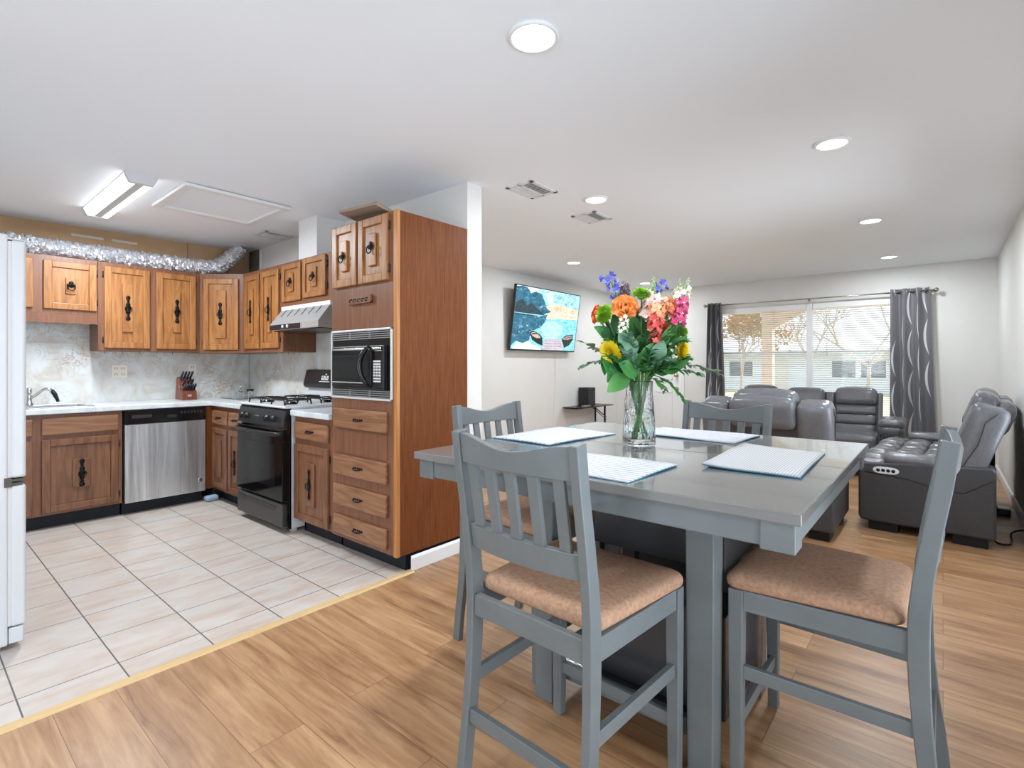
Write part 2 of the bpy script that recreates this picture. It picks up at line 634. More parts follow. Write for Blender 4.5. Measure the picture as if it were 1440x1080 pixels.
    def build(s, name, m, parent=None, bevel=0, seg=2, loc=None, fixn=True, label=None):
        if fixn:
            bmesh.ops.recalc_face_normals(s.bm, faces=s.bm.faces[:])
        me = bpy.data.meshes.new(name)
        s.bm.to_mesh(me)
        s.bm.free()
        for k in (m if isinstance(m, (list, tuple)) else [m]):
            me.materials.append(M[k] if isinstance(k, str) else k)
        o = bpy.data.objects.new(name, me)
        COL.objects.link(o)
        if parent:
            o.parent = parent
        if loc:
            o.location = loc
        if bevel:
            b = o.modifiers.new('bevel', 'BEVEL')
            b.width = bevel
            b.segments = seg
            b.limit_method = 'ANGLE'
            b.angle_limit = R(40)
        if label:
            o['label'] = label
        return o


def tag(o, label, cat, group=None):
    o['label'] = label
    o['category'] = cat
    if group:
        o['group'] = group
    return o


def thing(name, label, cat, loc=(0, 0, 0), rz=0, group=None, rot=None):
    o = bpy.data.objects.new(name, None)
    o.empty_display_size = .1
    COL.objects.link(o)
    o.location = loc
    o.rotation_euler = rot or (0, 0, R(rz))
    return tag(o, label, cat, group)


def struct(name, mb, m, bevel=0, label=None, parent=None):
    o = mb.build(name, m, parent, bevel)
    if not parent:
        o['kind'] = 'structure'
        o['label'] = label or name.replace('_', ' ')
    return o


def sroot(name, label, loc=(0, 0, 0)):
    o = bpy.data.objects.new(name, None)
    COL.objects.link(o)
    o.location = loc
    o['kind'] = 'structure'
    o['label'] = label
    return o


KIDS = {}


def copy_tree(o, parent=None):
    c = o.copy()
    COL.objects.link(c)
    if parent:
        c.parent = parent
    for ch in [k for k in bpy.data.objects if k.parent == o]:
        copy_tree(ch, c)
    return c


# ------------------------------------------------------------------ the rooms
XL, XR, YB, YF, YS = -5.70, .475, -2.5, 8.0, 2.453     # kitchen wall, right wall, wall behind, window wall, stove wall
XT = -4.33                                              # television wall
ZC = 2.44

struct('floor', MB().box(-2.425, XR + .1, YB - .1, YF + .1, -.1, 0).box(XT - .1, -2.425, 2.5, YF + .1, -.1, 0), 'floor', label='honey oak plank floor of dining and living area')
struct('trim_1', MB().box(XL - .1, -2.425, YB - .1, 2.5, -.1, 0), 'tile', label='beige square floor tiles of the kitchen with dark grout')
struct('trim_2', MB().prism([(-2.435, 0), (-2.43, .008), (-2.40, .008), (-2.39, 0)], 'y', YB, 1.975), 'strip', label='pale wood strip between kitchen tiles and plank floor')

cl = MB()
cl.box(-2.43, XR + .1, YB - .1, YF + .1, ZC, ZC + .15).box(XT - .1, -2.43, 2.5, YF + .1, ZC, ZC + .15)
# kitchen ceiling sags a little towards the outer wall
vb = [cl.bm.verts.new(p) for p in ((-2.43, YB - .1, ZC), (-2.43, 2.5, ZC), (XL - .1, 2.5, 2.424), (XL - .1, .6, 2.400), (XL - .1, YB - .1, 2.400))]
vt = [cl.bm.verts.new((v.co.x, v.co.y, ZC + .15)) for v in vb]
mid = cl.bm.verts.new((-2.43, .6, ZC))
cl.face([vb[0], mid, vb[3], vb[4]])
cl.face([mid, vb[1], vb[2], vb[3]])
cl.face(vt)
for i in range(5):
    j = (i + 1) % 5
    cl.face([vb[i], vb[j], vt[j], vt[i]] if i else [vb[0], mid, vb[1], vt[1], vt[0]])
struct('ceiling', cl, 'ceil', label='white painted drywall ceiling')

struct('wall_left', MB().box(XL - .12, XL, YB - .1, 2.5, 0, 2.45), 'cream', label='kitchen wall behind the sink cabinets')
struct('wall_right', MB().box(XR, XR + .12, YB - .1, .05, 0, 2.45).box(XR, XR + .12, 1.95, 3.1, 0, 2.45).box(XR, XR + .12, 4.8, YF + .1, 0, 2.45).box(XR, XR + .12, 3.1, 4.8, 0, .5).box(XR, XR + .12, 3.1, 4.8, 2.0, 2.45).box(XR, XR + .12, .05, 1.95, 2.1, 2.45), 'wall', label='white wall on the right side')
w2 = sroot('added_window_2', 'added unseen side window of the living room on the right wall')  # window added out of view for the living room fill lamp
struct('window_frame', MB().box(XR + .03, XR + .1, 3.1, 3.16, .5, 2.0).box(XR + .03, XR + .1, 4.74, 4.8, .5, 2.0).box(XR + .03, XR + .1, 3.16, 4.74, .5, .56).box(XR + .03, XR + .1, 3.16, 4.74, 1.94, 2.0).box(XR + .03, XR + .1, 3.92, 3.98, .56, 1.94), 'white', .004, parent=w2)
struct('pane', MB().box(XR + .06, XR + .068, 3.16, 3.92, .56, 1.94).box(XR + .06, XR + .068, 3.98, 4.74, .56, 1.94), 'pane', parent=w2)
sd3 = sroot('added_door_3', 'added glazed side door, unseen, to the right of the camera')  # door added out of view for the fill lamp on the right
struct('door_frame', MB().box(XR + .03, XR + .1, .05, .12, 0, 2.1).box(XR + .03, XR + .1, 1.88, 1.95, 0, 2.1).box(XR + .03, XR + .1, .97, 1.03, 0, 2.1).box(XR + .03, XR + .1, .05, 1.95, 2.03, 2.1).box(XR + .03, XR + .1, .05, 1.95, 0, .08), 'white', .004, parent=sd3)
struct('pane', MB().box(XR + .06, XR + .068, .12, .97, .08, 2.03).box(XR + .06, XR + .068, 1.03, 1.88, .08, 2.03), 'pane', parent=sd3)
# wall behind camera with added patio door opening x -2.45..-.15
struct('wall_back', MB().box(XL - .1, -2.45, YB - .12, YB, 0, 2.45).box(-.15, XR + .1, YB - .12, YB, 0, 2.45).box(-2.45, -.15, YB - .12, YB, 2.12, 2.45), 'wall', label='white wall behind the dining area')
struct('wall_middle', MB().box(XL - .1, -2.43, YS, 2.591, 0, 2.45), 'wall', label='white partition wall between kitchen stove and living room')
struct('wall_tv', MB().box(XT - .12, XT, 2.55, YF + .1, 0, 2.45), 'wall', label='white living room wall that carries the television')
WX0, WX1, WZ0, WZ1 = -2.62, -.36, .40, 2.06
DX0, DX1 = -4.10, -3.19
struct('wall_far', MB().box(XT - .1, DX0, YF, YF + .14, 0, 2.45).box(DX1, WX0, YF, YF + .14, 0, 2.45).box(WX1, XR + .1, YF, YF + .14, 0, 2.45)
       .box(WX0, WX1, YF, YF + .14, 0, WZ0).box(WX0, WX1, YF, YF + .14, WZ1, 2.45).box(DX0, DX1, YF, YF + .14, 2.03, 2.45), 'wall', label='white far wall with the living room window')


def base(name, pts, label):
    struct(name, MB().prism(pts[0], pts[1], pts[2], pts[3]), 'white', .003, label)


bp = lambda a, sgn: [(a, 0), (a + sgn * .014, 0), (a + sgn * .014, .075), (a + sgn * .006, .09), (a, .09)]
base('baseboard_right', (bp(XR, -1), 'y', 1.96, YF), 'white baseboard along the right wall')
base('baseboard_tv', (bp(XT, 1), 'y', 2.6, YF), 'white baseboard under the television')
base('baseboard_far', (bp(YF, -1), 'x', DX1 + .07, XR), 'white baseboard under the window')
base('baseboard_middle', (bp(-2.425, 1), 'y', 1.972, 2.60), 'white baseboard below the tall oven cabinet side')
base('baseboard_living', (bp(2.591, 1), 'x', XT, -2.412), 'white baseboard on the living room side of the partition')

# raw wall above the kitchen cabinets
struct('trim_3', MB().box(XL, XL + .006, -.9, 2.452, 1.34, 2.42), 'fascia', label='raw brown wall panel above the kitchen wall cabinets')
struct('trim_4', MB().box(XL + .006, XL + .009, .98, 1.20, 2.322, 2.342).box(XL + .006, XL + .009, 1.26, 1.45, 2.325, 2.345).box(XL + .006, XL + .008, 1.86, 1.865, 2.09, 2.41, 1), ['patchw', 'darkgap'], label='white filler smears and a seam on the raw brown panel')
struct('trim_5', MB().box(XL + .006, -5.445, YS - .006, YS, 2.09, 2.43), 'darkgap', label='bare grey panel in the corner above the corner cabinet')
struct('trim_6', MB().box(-5.40, -5.385, YS - .03, YS - .006, 2.09, 2.42).box(-4.62, -4.60, YS - .008, YS, 2.09, 2.43), 'cream', label='thin white battens on the wall above the stove cabinets')
# marble look wall panels
struct('trim_7', MB().box(XL + .006, XL + .012, -.4, 2.44, .895, 1.62), 'splash', label='beige marble splash panel behind the sink')
struct('trim_8', MB().box(XL + .012, -3.115, YS - .008, YS, .895, 1.75), 'splash', label='beige marble splash panel behind the stove')
struct('trim_9', MB().box(XL + .012, XL + .022, -.4, .98, 1.392, 1.402), 'white', label='white strip along the marble panel above the sink')
# boxed duct chase above the hood
struct('trim_10', MB().box(-4.174, -3.885, 2.2, YS, 2.086, 2.45), 'white', .002, label='white boxed chase between hood cabinet and ceiling')
# patio door added out of view behind the camera for its fill lamp
pd = sroot('added_door_2', 'added glazed patio door, unseen, behind the camera', (0, 0, 0))
struct('door_frame', MB().box(-2.45, -2.39, YB - .1, YB - .03, 0, 2.12).box(-.21, -.15, YB - .1, YB - .03, 0, 2.12).box(-2.45, -.15, YB - .1, YB - .03, 2.06, 2.12).box(-1.34, -1.26, YB - .1, YB - .03, 0, 2.06).box(-2.45, -.15, YB - .1, YB - .03, 0, .06), 'white', .004, parent=pd)
struct('pane', MB().box(-2.39, -1.34, YB - .07, YB - .062, .06, 2.06).box(-1.26, -.21, YB - .07, YB - .062, .06, 2.06), 'pane', parent=pd)

# living room window
w1 = sroot('window_1', 'wide double living room window with white frame')
f = MB().box(WX0, WX0 + .05, YF + .03, YF + .1, WZ0, WZ1).box(WX1 - .05, WX1, YF + .03, YF + .1, WZ0, WZ1).box(WX0, WX1, YF + .03, YF + .1, WZ1 - .06, WZ1).box(WX0, WX1, YF + .03, YF + .1, WZ0, WZ0 + .06)
struct('window_frame', f, 'white', .004, parent=w1)
struct('mullion', MB().box(-1.435, -1.365, YF + .0, YF + .1, WZ0, WZ1), 'white', .004, parent=w1)
struct('meeting_rail', MB().box(WX0, -1.43, YF + .05, YF + .09, 1.385, 1.415).box(-1.37, WX1, YF + .05, YF + .09, 1.385, 1.415), 'white', .003, parent=w1)
struct('window_sill', MB().box(WX0 - .04, WX1 + .04, YF - .03, YF + .03, WZ0 - .025, WZ0), 'white', .004, parent=w1)
struct('pane', MB().box(WX0 + .05, -1.435, YF + .066, YF + .072, WZ0 + .06, WZ1 - .06).box(-1.365, WX1 - .05, YF + .066, YF + .072, WZ0 + .06, WZ1 - .06), 'pane', parent=w1)
for k, (a, c, side) in enumerate(((WX0 + .012, -1.44, 'left'), (-1.36, WX1 - .012, 'right'))):
    b = thing('window_blind', 'white horizontal slat blind over the %s half of the living room window' % side, 'blind', ((a + c) / 2, YF + .03, WZ1), 0, 'slat blinds at the window')
    h = (c - a) / 2
    MB().box(-h, h, -.025, .025, -.075, 0).build('head_rail', 'slat', b, .004)
    sl = MB()
    mt = Matrix.Rotation(R(-17), 4, 'X')
    for i in range(55):
        z = -.09 - i * .0285
        sl.box(-h + .004, h - .004, -.0125, .0125, -.0008, .0008, mtx=Matrix.Translation((0, 0, z)) @ mt)
    sl.build('slats', 'slat', b)
    MB().box(-h + .003, h - .003, -.014, .014, -1.655, -1.64).build('bottom_rail', 'slat', b, .003)
    for q in (-.7, 0, .7):
        MB().tube([(q * h, -.016, -.07), (q * h, -.016, -1.64)], .0012, 5).build('ladder_cord', 'white', b)
    if side == 'right':
        MB().tube([(-h + .17, -.03, -.06), (-h + .17, -.033, -.72)], .004, 6).build('wand', 'vent', b)

# entry door in the far wall
d1 = sroot('door_1', 'white panelled entry door beside the window')
struct('door_panel', MB().box(DX0 + .03, DX1 - .03, YF + .02, YF + .065, .01, 2.0), 'white', .003, parent=d1)
mo = MB()
for zz in ((.16, .80), (.98, 1.88)):
    for xx in ((DX0 + .14, -3.69), (-3.60, DX1 - .14)):
        mo.box(xx[0], xx[1], YF + .012, YF + .02, zz[0], zz[0] + .02).box(xx[0], xx[1], YF + .012, YF + .02, zz[1] - .02, zz[1])
        mo.box(xx[0], xx[0] + .02, YF + .012, YF + .02, zz[0], zz[1]).box(xx[1] - .02, xx[1], YF + .012, YF + .02, zz[0], zz[1])
struct('panel_moulding', mo, 'white', .004, parent=d1)
struct('door_casing', MB().box(DX0 - .06, DX0 + .03, YF - .014, YF + .06, 0, 2.03).box(DX1 - .03, DX1 + .06, YF - .014, YF + .06, 0, 2.03).box(DX0 - .06, DX1 + .06, YF - .014, YF + .06, 2.0, 2.09), 'white', .004, parent=d1)
kn = MB()
for z in (.845, 1.06):
    kn.lathe([(.005, 0), (.03, 0), (.03, .008), (.012, .012), (.012, .03), (.026, .038), (.03, .05), (.02, .062), (.003, .064)], (-3.262, YF + .02, z), 14, mtx=Matrix.Rotation(R(90), 3, 'X'))
struct('door_knob', kn, 'brass', parent=d1)


# ------------------------------------------------------------------ ceiling fittings
def spot(x, y, label, r=.088):
    t = thing('recessed_light', label, 'light', (x, y, ZC), 0, 'recessed ceiling lights')
    MB().lathe([(r - .012, 0), (r, 0), (r, -.006), (r - .006, -.011), (r - .014, -.011), (r - .016, -.004)], n=32).build('trim_ring', 'white', t)
    MB().lathe([(.001, -.0075), (r * .5, -.0075), (r - .015, -.005)], n=32).build('lens', 'led', t)
    area('bulb', (0, 0, -.014), (0, 0, 0), (r - .02) * 2, 0, LED, (.87, .945, 1), 'DISK', t)


spot(-1.167, 1.525, 'round recessed ceiling light above the flowers, largest and nearest in view', .095)
spot(-.468, 3.307, 'round recessed ceiling light at upper right, second largest in view')
spot(-1.959, 3.315, 'round recessed ceiling light between the two ceiling vents')
spot(-.47, 5.285, 'round recessed ceiling light in the right row, middle of three')
spot(-3.367, 5.189, 'round recessed ceiling light above the wall television')
spot(-.468, 7.185, 'round recessed ceiling light nearest the right end of the window')
spot(-3.401, 7.168, 'round recessed ceiling light behind the top of the bouquet')
spot(-1.167, -.75, 'added round recessed ceiling light, unseen, behind the camera')  # unseen spot added for more room light
spot(-4.0, -1.0, 'added round recessed ceiling light, unseen, in the kitchen behind the camera')  # another unseen spot added to light the kitchen side


def vent(x0, x1, y0, y1, label, rz=0):
    cx, cy = (x0 + x1) / 2, (y0 + y1) / 2
    hx, hy = (x1 - x0) / 2, (y1 - y0) / 2
    z = ZC if cx > -4 else 2.431
    t = thing('ceiling_vent', label, 'vent', (cx, cy, z), 0, 'ceiling air vents')
    f = MB()
    a = .028
    f.box(-hx, -hx + a, -hy, hy, -.008, 0).box(hx - a, hx, -hy, hy, -.008, 0).box(-hx, hx, -hy, -hy + a, -.008, 0).box(-hx, hx, hy - a, hy, -.008, 0).box(-.008, .008, -hy, hy, -.008, 0)
    f.build('frame', 'vent', t, .002)
    MB().box(-hx + a, hx - a, -hy + a, hy - a, -.002, 0).build('backing', 'ventd', t)
    s_ = MB()
    n = 9
    for half in (-1, 1):
        for i in range(n):
            y = -hy + a + (i + .5) * (2 * hy - 2 * a) / n
            xa, xb = (-hx + a, -.008) if half < 0 else (.008, hx - a)
            s_.box(xa, xb, -.006, .006, -.0006, .0006, mtx=Matrix.Translation((0, y, -.005)) @ Matrix.Rotation(R(35 * half), 4, 'X'))
    s_.build('louvre', 'vent', t)


vent(-2.31, -2.08, 2.70, 3.00, 'white square ceiling vent nearest the partition wall')
vent(-2.335, -2.11, 3.555, 3.835, 'white square ceiling vent farther into the living room, below the round light')
vent(-4.91, -4.67, 2.15, 2.42, 'small white ceiling vent in the kitchen beside the foil duct')

t = thing('attic_hatch', 'white framed attic access panel in the kitchen ceiling', 'hatch', (-4.175, 1.6, 2.4245), rot=(0, R(-.62), 0))
a, hx, hy = .055, .345, .36
MB().box(-hx, -hx + a, -hy, hy, -.022, .0).box(hx - a, hx, -hy, hy, -.022, 0).box(-hx + a, hx - a, -hy, -hy + a, -.022, 0).box(-hx + a, hx - a, hy - a, hy, -.022, 0).build('frame', 'white', t, .003)
MB().box(-hx + a, hx - a, -hy + a, hy - a, -.005, 0).build('panel', 'ceil', t)

t = thing('strip_light', 'long white fluorescent strip light fixed to the kitchen ceiling', 'light', (-4.44, 1.012, 2.424), rot=(0, R(-.62), 0))
MB().prism([(-.088, 0), (-.088, -.02), (-.064, -.068), (.064, -.068), (.088, -.02), (.088, 0)], 'x', -.56, -.525).prism([(-.088, 0), (-.088, -.02), (-.064, -.068), (.064, -.068), (.088, -.02), (.088, 0)], 'x', .525, .56).box(-.55, .55, -.085, .085, -.012, 0).build('housing', 'white_app', t, .003)
MB().prism([(-.085, -.013), (-.085, -.02), (-.062, -.066), (-.024, -.066), (-.024, -.013)], 'x', -.525, .525).prism([(.024, -.013), (.024, -.066), (.062, -.066), (.085, -.02), (.085, -.013)], 'x', -.525, .525).build('lens', 'tubel', t, .006)
MB().box(-.525, .525, -.024, .024, -.062, -.013).build('lens_centre', 'tubed', t)
for yy in (-.043, .043):
    area('tube', (0, yy, -.0675), (0, 0, 0), 1.04, .034, TUBE / 2, (.88, .95, 1), parent=t)

# ------------------------------------------------------------------ kitchen cabinets
def pull_v(par, x, z, s=1.0):
    """upright ornate iron pull with a drop ring"""
    m = MB()
    y = -.030
    for dz, w, h in ((.062, .010, .014), (.045, .006, .012), (.022, .010, .014), (0, .013, .016), (-.022, .010, .014), (-.045, .006, .012), (-.060, .011, .012)):
        m.ball((x, y, z + dz * s), (w * s * 1.15, .004, h * s), 8, 5)
    m.ball((x, y - .006, z + .012 * s), (.005, .008, .005), 8, 5)
    m.torus((x, y - .011, z - .004 * s), .017 * s, .0032, 'y', 14, 5)
    m.build('handle', 'iron', par)


def pull_r(par, x, z, s=1.0):
    """small iron rosette with a drop ring"""
    m = MB()
    y = -.030
    for dx, dz, w in ((0, .018, .012), (-.012, .004, .010), (.012, .004, .010), (0, 0, .011)):
        m.ball((x + dx * s, y, z + dz * s), (w * s, .004, w * s), 8, 5)
    m.torus((x, y - .012, z - .010 * s), .018 * s, .004, 'y', 14, 5)
    m.ball((x, y - .006, z + .008 * s), (.005, .009, .005), 8, 5)
    m.build('handle', 'iron', par)


def pull_h(par, x, z, y=-.02):
    m = MB()
    for dx, w in ((-.042, .010), (-.022, .008), (0, .012), (.022, .008), (.042, .010)):
        m.ball((x + dx, y - .001, z), (w, .004, .008), 8, 5)
    m.tube([(x - .04, y, z), (x - .034, y - .018, z - .006), (x, y - .022, z - .009), (x + .034, y - .018, z - .006), (x + .04, y, z)], .004, 6)
    m.build('handle', 'iron', par)


def door(par, x0, x1, z0, z1, m='oak', hinge='l', pull='v', plaque=(.24, .62), y=0, st=.05, hz=0, px=None):
    w = MB()
    w.box(x0, x0 + st, y - .021, y, z0, z1).box(x1 - st, x1, y - .021, y, z0, z1)
    w.box(x0 + st, x1 - st, y - .021, y, z0, z0 + st).box(x0 + st, x1 - st, y - .021, y, z1 - st, z1)
    w.box(x0 + st - .001, x1 - st + .001, y - .009, y, z0 + st - .001, z1 - st + .001)
    cx, cz = (x0 + x1) / 2, (z0 + z1) / 2
    pw, ph = (x1 - x0) * plaque[0] / 2, (z1 - z0) * plaque[1] / 2
    w.box(cx - pw, cx + pw, y - .023, y - .009, cz - ph, cz + ph)
    d = w.build('door', m, par, .006, 2)
    if pull == 'v':
        pull_v(d, cx, cz + hz, 1.45)
    elif pull == 'r':
        pull_r(d, cx, cz + hz, 1.3)
    hx = x0 - .006 if hinge == 'l' else x1 + .006
    for zz in (z0 + .07, z1 - .07):
        h = MB()
        h.box(hx - .007, hx + .007, y - .006, y, zz - .022, zz + .022)
        h.tube([(hx, y - .007, zz - .026), (hx, y - .007, zz + .026)], .0045, 6)
        h.build('hinge', 'hinge', d)
    return d


def drawer(par, x0, x1, z0, z1, m='oakx', y=0, pull=True):
    d = MB().box(x0, x1, y - .021, y, z0, z1).build('drawer', m, par, .007, 2)
    if pull:
        pull_h(d, (x0 + x1) / 2, (z0 + z1) / 2, y - .02)
    return d


def carcass(par, w, d, z0, z1, toe=True, toein=.075):
    MB().box(0, w, 0, d, z0, z1).build('body', 'frame', par, .002)
    if toe:
        MB().box(.0, w, toein, toein + .02, 0, z0).box(0, .02, toein, d, 0, z0).box(w - .02, w, toein, d, 0, z0).build('toe_kick', 'toe', par)


# base cabinets on the sink wall (local x runs along world +y, fronts face +x)
t = thing('base_cabinet', 'brown oak sink base cabinet with one visible door, left of the dishwasher', 'cabinet', (-5.10, .17, 0), 90)
MB().box(0, 1.027, 0, .02, .105, .854).box(0, .018, .02, .585, .105, .854).box(1.009, 1.027, .02, .585, .105, .854).box(.018, 1.009, .02, .585, .105, .123).build('body', 'frame', t, .002)
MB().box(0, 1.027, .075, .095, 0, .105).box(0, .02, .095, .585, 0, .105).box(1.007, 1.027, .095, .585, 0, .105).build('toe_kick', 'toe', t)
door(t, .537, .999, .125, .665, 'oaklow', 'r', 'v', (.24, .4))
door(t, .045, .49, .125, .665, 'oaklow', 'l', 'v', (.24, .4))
drawer(t, .537, .999, .70, .825, pull=False)
drawer(t, .045, .49, .70, .825, pull=False)

t = thing('base_cabinet', 'narrow two-door oak base cabinet in the corner left of the stove', 'cabinet', (-5.10, 1.872, 0), 0)
MB().box(0, .69, 0, .57, .105, .854).box(-.585, 0, -.06, .57, .105, .854).build('body', 'frame', t, .002)
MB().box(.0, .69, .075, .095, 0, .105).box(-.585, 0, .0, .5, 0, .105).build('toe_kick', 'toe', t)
MB().box(-.002, .0015, -.06, 0, .107, .852).build('filler_strip', 'panel', t)
for x0, x1, hg in ((.03, .345, 'r'), (.385, .67, 'r')):
    drawer(t, x0, x1, .695, .815)
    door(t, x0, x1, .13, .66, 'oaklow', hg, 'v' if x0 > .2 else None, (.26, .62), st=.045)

t = thing('base_cabinet', 'oak base cabinet with one drawer and one door, right of the stove', 'cabinet', (-3.628, 1.885, 0), 0)
carcass(t, .509, .56, .105, .854)
drawer(t, .02, .465, .695, .815)
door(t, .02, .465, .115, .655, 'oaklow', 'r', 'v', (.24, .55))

# the tall oven cabinet
t = thing('oven_cabinet', 'tall oak cabinet housing the microwave, beside the partition wall', 'cabinet', (-3.115, 1.872, 0), 0)
MB().box(0, .688, 0, .02, .105, 2.12).box(0, .02, .02, .57, .105, 2.12).box(.02, .688, .55, .57, .105, 2.12).box(.02, .688, .02, .55, 2.09, 2.12).box(.02, .688, .02, .55, .105, .13).build('body', 'frame', t, .002)
MB().box(.67, .69, .02, .575, .105, 2.122).build('side_panel', 'panel', t, .001)
MB().box(.662, .6915, -.003, .02, .104, 2.123).build('edge_strip', wood('orange_edge', (150, 92, 44), (186, 124, 66), (204, 146, 88), cath=False), t)
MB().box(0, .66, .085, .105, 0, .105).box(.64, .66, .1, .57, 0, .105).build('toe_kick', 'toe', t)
door(t, .035, .305, 1.72, 2.112, 'oak', 'l', 'r', (.26, .5), hz=-.01)
door(t, .327, .618, 1.72, 2.112, 'oak', 'r', 'r', (.26, .5), hz=.01)
for z0, z1 in ((.82, .942), (.515, .643), (.318, .452), (.134, .254)):
    drawer(t, .045, .61, z0, z1)
MB().box(.06, .60, -.004, 0, .655, .808).build('blank_panel', 'frame', t, .002)

# wall cabinets
t = thing('wall_cabinet', 'short oak wall cabinet with scalloped valance above the sink', 'cabinet', (-5.40, .30, 0), 90)
MB().box(0, .80, 0, .29, 1.63, 2.085).build('body', 'frame', t, .002)
door(t, .46, .79, 1.665, 2.045, 'oak', 'r', 'r', (.2, .34))
door(t, .06, .40, 1.665, 2.045, 'oak', 'l', 'r', (.2, .34))
pts = [(0, 1.63), (0, 1.552)]
for i in range(40):
    x = .01 + i * .0195
    pts.append((x, 1.548 + .012 * abs(math.sin(x * 26)) + (.02 if x < .05 or x > .74 else 0) * 0))
pts += [(.80, 1.555), (.80, 1.63)]
MB().prism(pts, 'y', .0, .02).build('valance', 'frame', t)

t = thing('wall_cabinet', 'tall oak wall cabinet with two doors, left of the corner', 'cabinet', (-5.40, 1.102, 0), 90)
MB().box(0, .76, 0, .29, 1.34, 2.085).build('body', 'frame', t, .002)
door(t, .038, .362, 1.365, 2.05, 'oak', 'l', 'v', (.23, .6))
door(t, .412, .728, 1.365, 2.05, 'oak', 'r', 'v', (.2, .56))
hk = MB()
for i in range(6):
    x = .05 + i * .125
    hk.tube([(x, .03, 1.342), (x, .03, 1.325), (x, .022, 1.318), (x, .014, 1.324)], .002, 5)
hk.build('cup_hook', 'brass', t)

t = thing('corner_wall_cabinet', 'oak wall cabinet set across the kitchen corner', 'cabinet', (-5.40, 1.862, 0), 41.9)
ca, sa = math.cos(R(41.9)), math.sin(R(41.9))
def loc_(p):
    dx, dy = p[0] + 5.40, p[1] - 1.862
    return (dx * ca + dy * sa, -dx * sa + dy * ca)
MB().prism([loc_(p) for p in ((-5.688, 1.866), (-5.402, 1.866), (-5.092, 2.138), (-5.092, 2.443), (-5.688, 2.443))], 'z', 1.335, 2.085).build('body', 'frame', t, .002)
door(t, .048, .372, 1.365, 2.035, 'oak', 'l', 'v', (.3, .68))

t = thing('wall_cabinet', 'tall narrow two-door oak wall cabinet between corner and range hood', 'cabinet', (-5.09, 2.14, 0), 0)
MB().box(.002, .765, 0, .303, 1.335, 2.085).build('body', 'frame', t, .002)
door(t, .047, .345, 1.37, 2.048, 'oak', 'l', 'v', (.22, .62))
door(t, .382, .714, 1.37, 2.05, 'oak', 'r', 'v', (.2, .6))
hk = MB()
for i in range(5):
    hk.tube([(.60 + .03 * 0, .02 + i * .055, 1.337), (.60, .02 + i * .055, 1.318), (.592, .02 + i * .055, 1.312)], .002, 5)
hk.build('cup_hook', 'brass', t)

t = thing('wall_cabinet', 'short two-door oak wall cabinet above the range hood', 'cabinet', (-4.325, 2.14, 0), 0)
MB().box(.002, 1.20, 0, .303, 1.712, 2.085).build('body', 'frame', t, .002)
door(t, .014, .322, 1.752, 2.062, 'oak', 'l', 'r', (.24, .5), st=.042)
door(t, .358, .700, 1.76, 2.072, 'oak', 'r', 'r', (.22, .5), st=.042)

# worktops
t = tag(MB().box(XL + .012, -5.065, -.3, .30, .856, .896).box(XL + .012, -5.065, 1.02, YS - .008, .856, .896).box(XL + .012, -5.58, .30, 1.02, .856, .896).box(-5.17, -5.065, .30, 1.02, .856, .896).box(-5.065, -4.405, 1.838, YS - .008, .856, .896).build('worktop', 'counter', None, .006, 3), 'pale marble L-shaped kitchen worktop around the sink and corner', 'worktop')
tag(MB().box(-3.628, -3.117, 1.845, YS - .008, .856, .896).build('worktop', 'counter', None, .006, 3), 'short pale marble worktop between stove and tall cabinet', 'worktop')

# sink, tap
t = thing('kitchen_sink', 'steel double kitchen sink set into the worktop by the refrigerator', 'sink', (-5.375, .66, .896), 0)
m = MB()
m.box(-.215, .215, -.372, -.335, 0, .006).box(-.215, .215, .335, .372, 0, .006).box(-.215, -.17, -.335, .335, 0, .006).box(.18, .215, -.335, .335, 0, .006).box(-.17, .18, -.015, .015, 0, .006)
m.build('rim', 'steel', t, .003)
for a, b in ((-.335, -.015), (.015, .335)):
    m = MB()
    m.box(-.17, .18, a, b, -.17, -.165).box(-.172, -.169, a, b, -.168, .003).box(.179, .182, a, b, -.168, .003).box(-.17, .18, a - .001, a + .002, -.168, .003).box(-.17, .18, b - .002, b + .001, -.168, .003)
    m.lathe([(.001, -.163), (.035, -.163), (.04, -.165)], (0, (a + b) / 2, 0), 16)
    m.build('basin', 'steel', t)
t = thing('kitchen_tap', 'chrome kitchen tap with raised spout behind the sink', 'tap', (-5.563, .70, .902), 0)
MB().lathe([(.03, 0), (.03, .012), (.02, .02), (.017, .09), (.02, .10), (.017, .135), (.003, .14)], n=16).build('tap_body', 'chrome', t)
MB().tube([(0, 0, .045), (.005, .03, .07), (.01, .075, .115), (.012, .095, .125), (.014, .12, .123), (.016, .135, .110)], [.012, .011, .010, .012, .014, .014], 10).build('spout', 'chrome', t)
MB().tube([(.016, .133, .115), (.02, .15, .085), (.022, .165, .045), (.023, .172, .02)], [.014, .016, .013, .010], 10).build('spray_head', 'blks', t)

# dishwasher
t = thing('dishwasher', 'stainless steel dishwasher with black control strip', 'dishwasher', (-5.10, 1.203, 0), 90)
MB().box(.002, .600, .0, .55, .105, .852).build('body', 'blks', t)
MB().box(.004, .598, -.03, 0, .10, .735).build('door', 'steel', t, .004)
m = MB().box(.004, .598, -.035, 0, .738, .850)
c = m.build('control_strip', 'blk', t, .006, 3)
m = MB().box(.05, .19, -.037, -.034, .785, .812)
m.box(.30, .37, -.038, -.034, .775, .80)
for i in range(7):
    m.box(.40 + i * .026, .415 + i * .026, -.037, -.034, .80, .822)
m.build('button', 'hinge', c)
b = MB().lathe([(.001, .003), (.014, .003), (.018, .002), (.020, 0)], (.555, -.031, .20), 20, mtx=Matrix.Rotation(R(90), 3, 'X')).build('badge', 'chrome', t)
m = MB()
m.torus((.555, -.0345, .20), .0125, .0012, 'y', 16, 5)
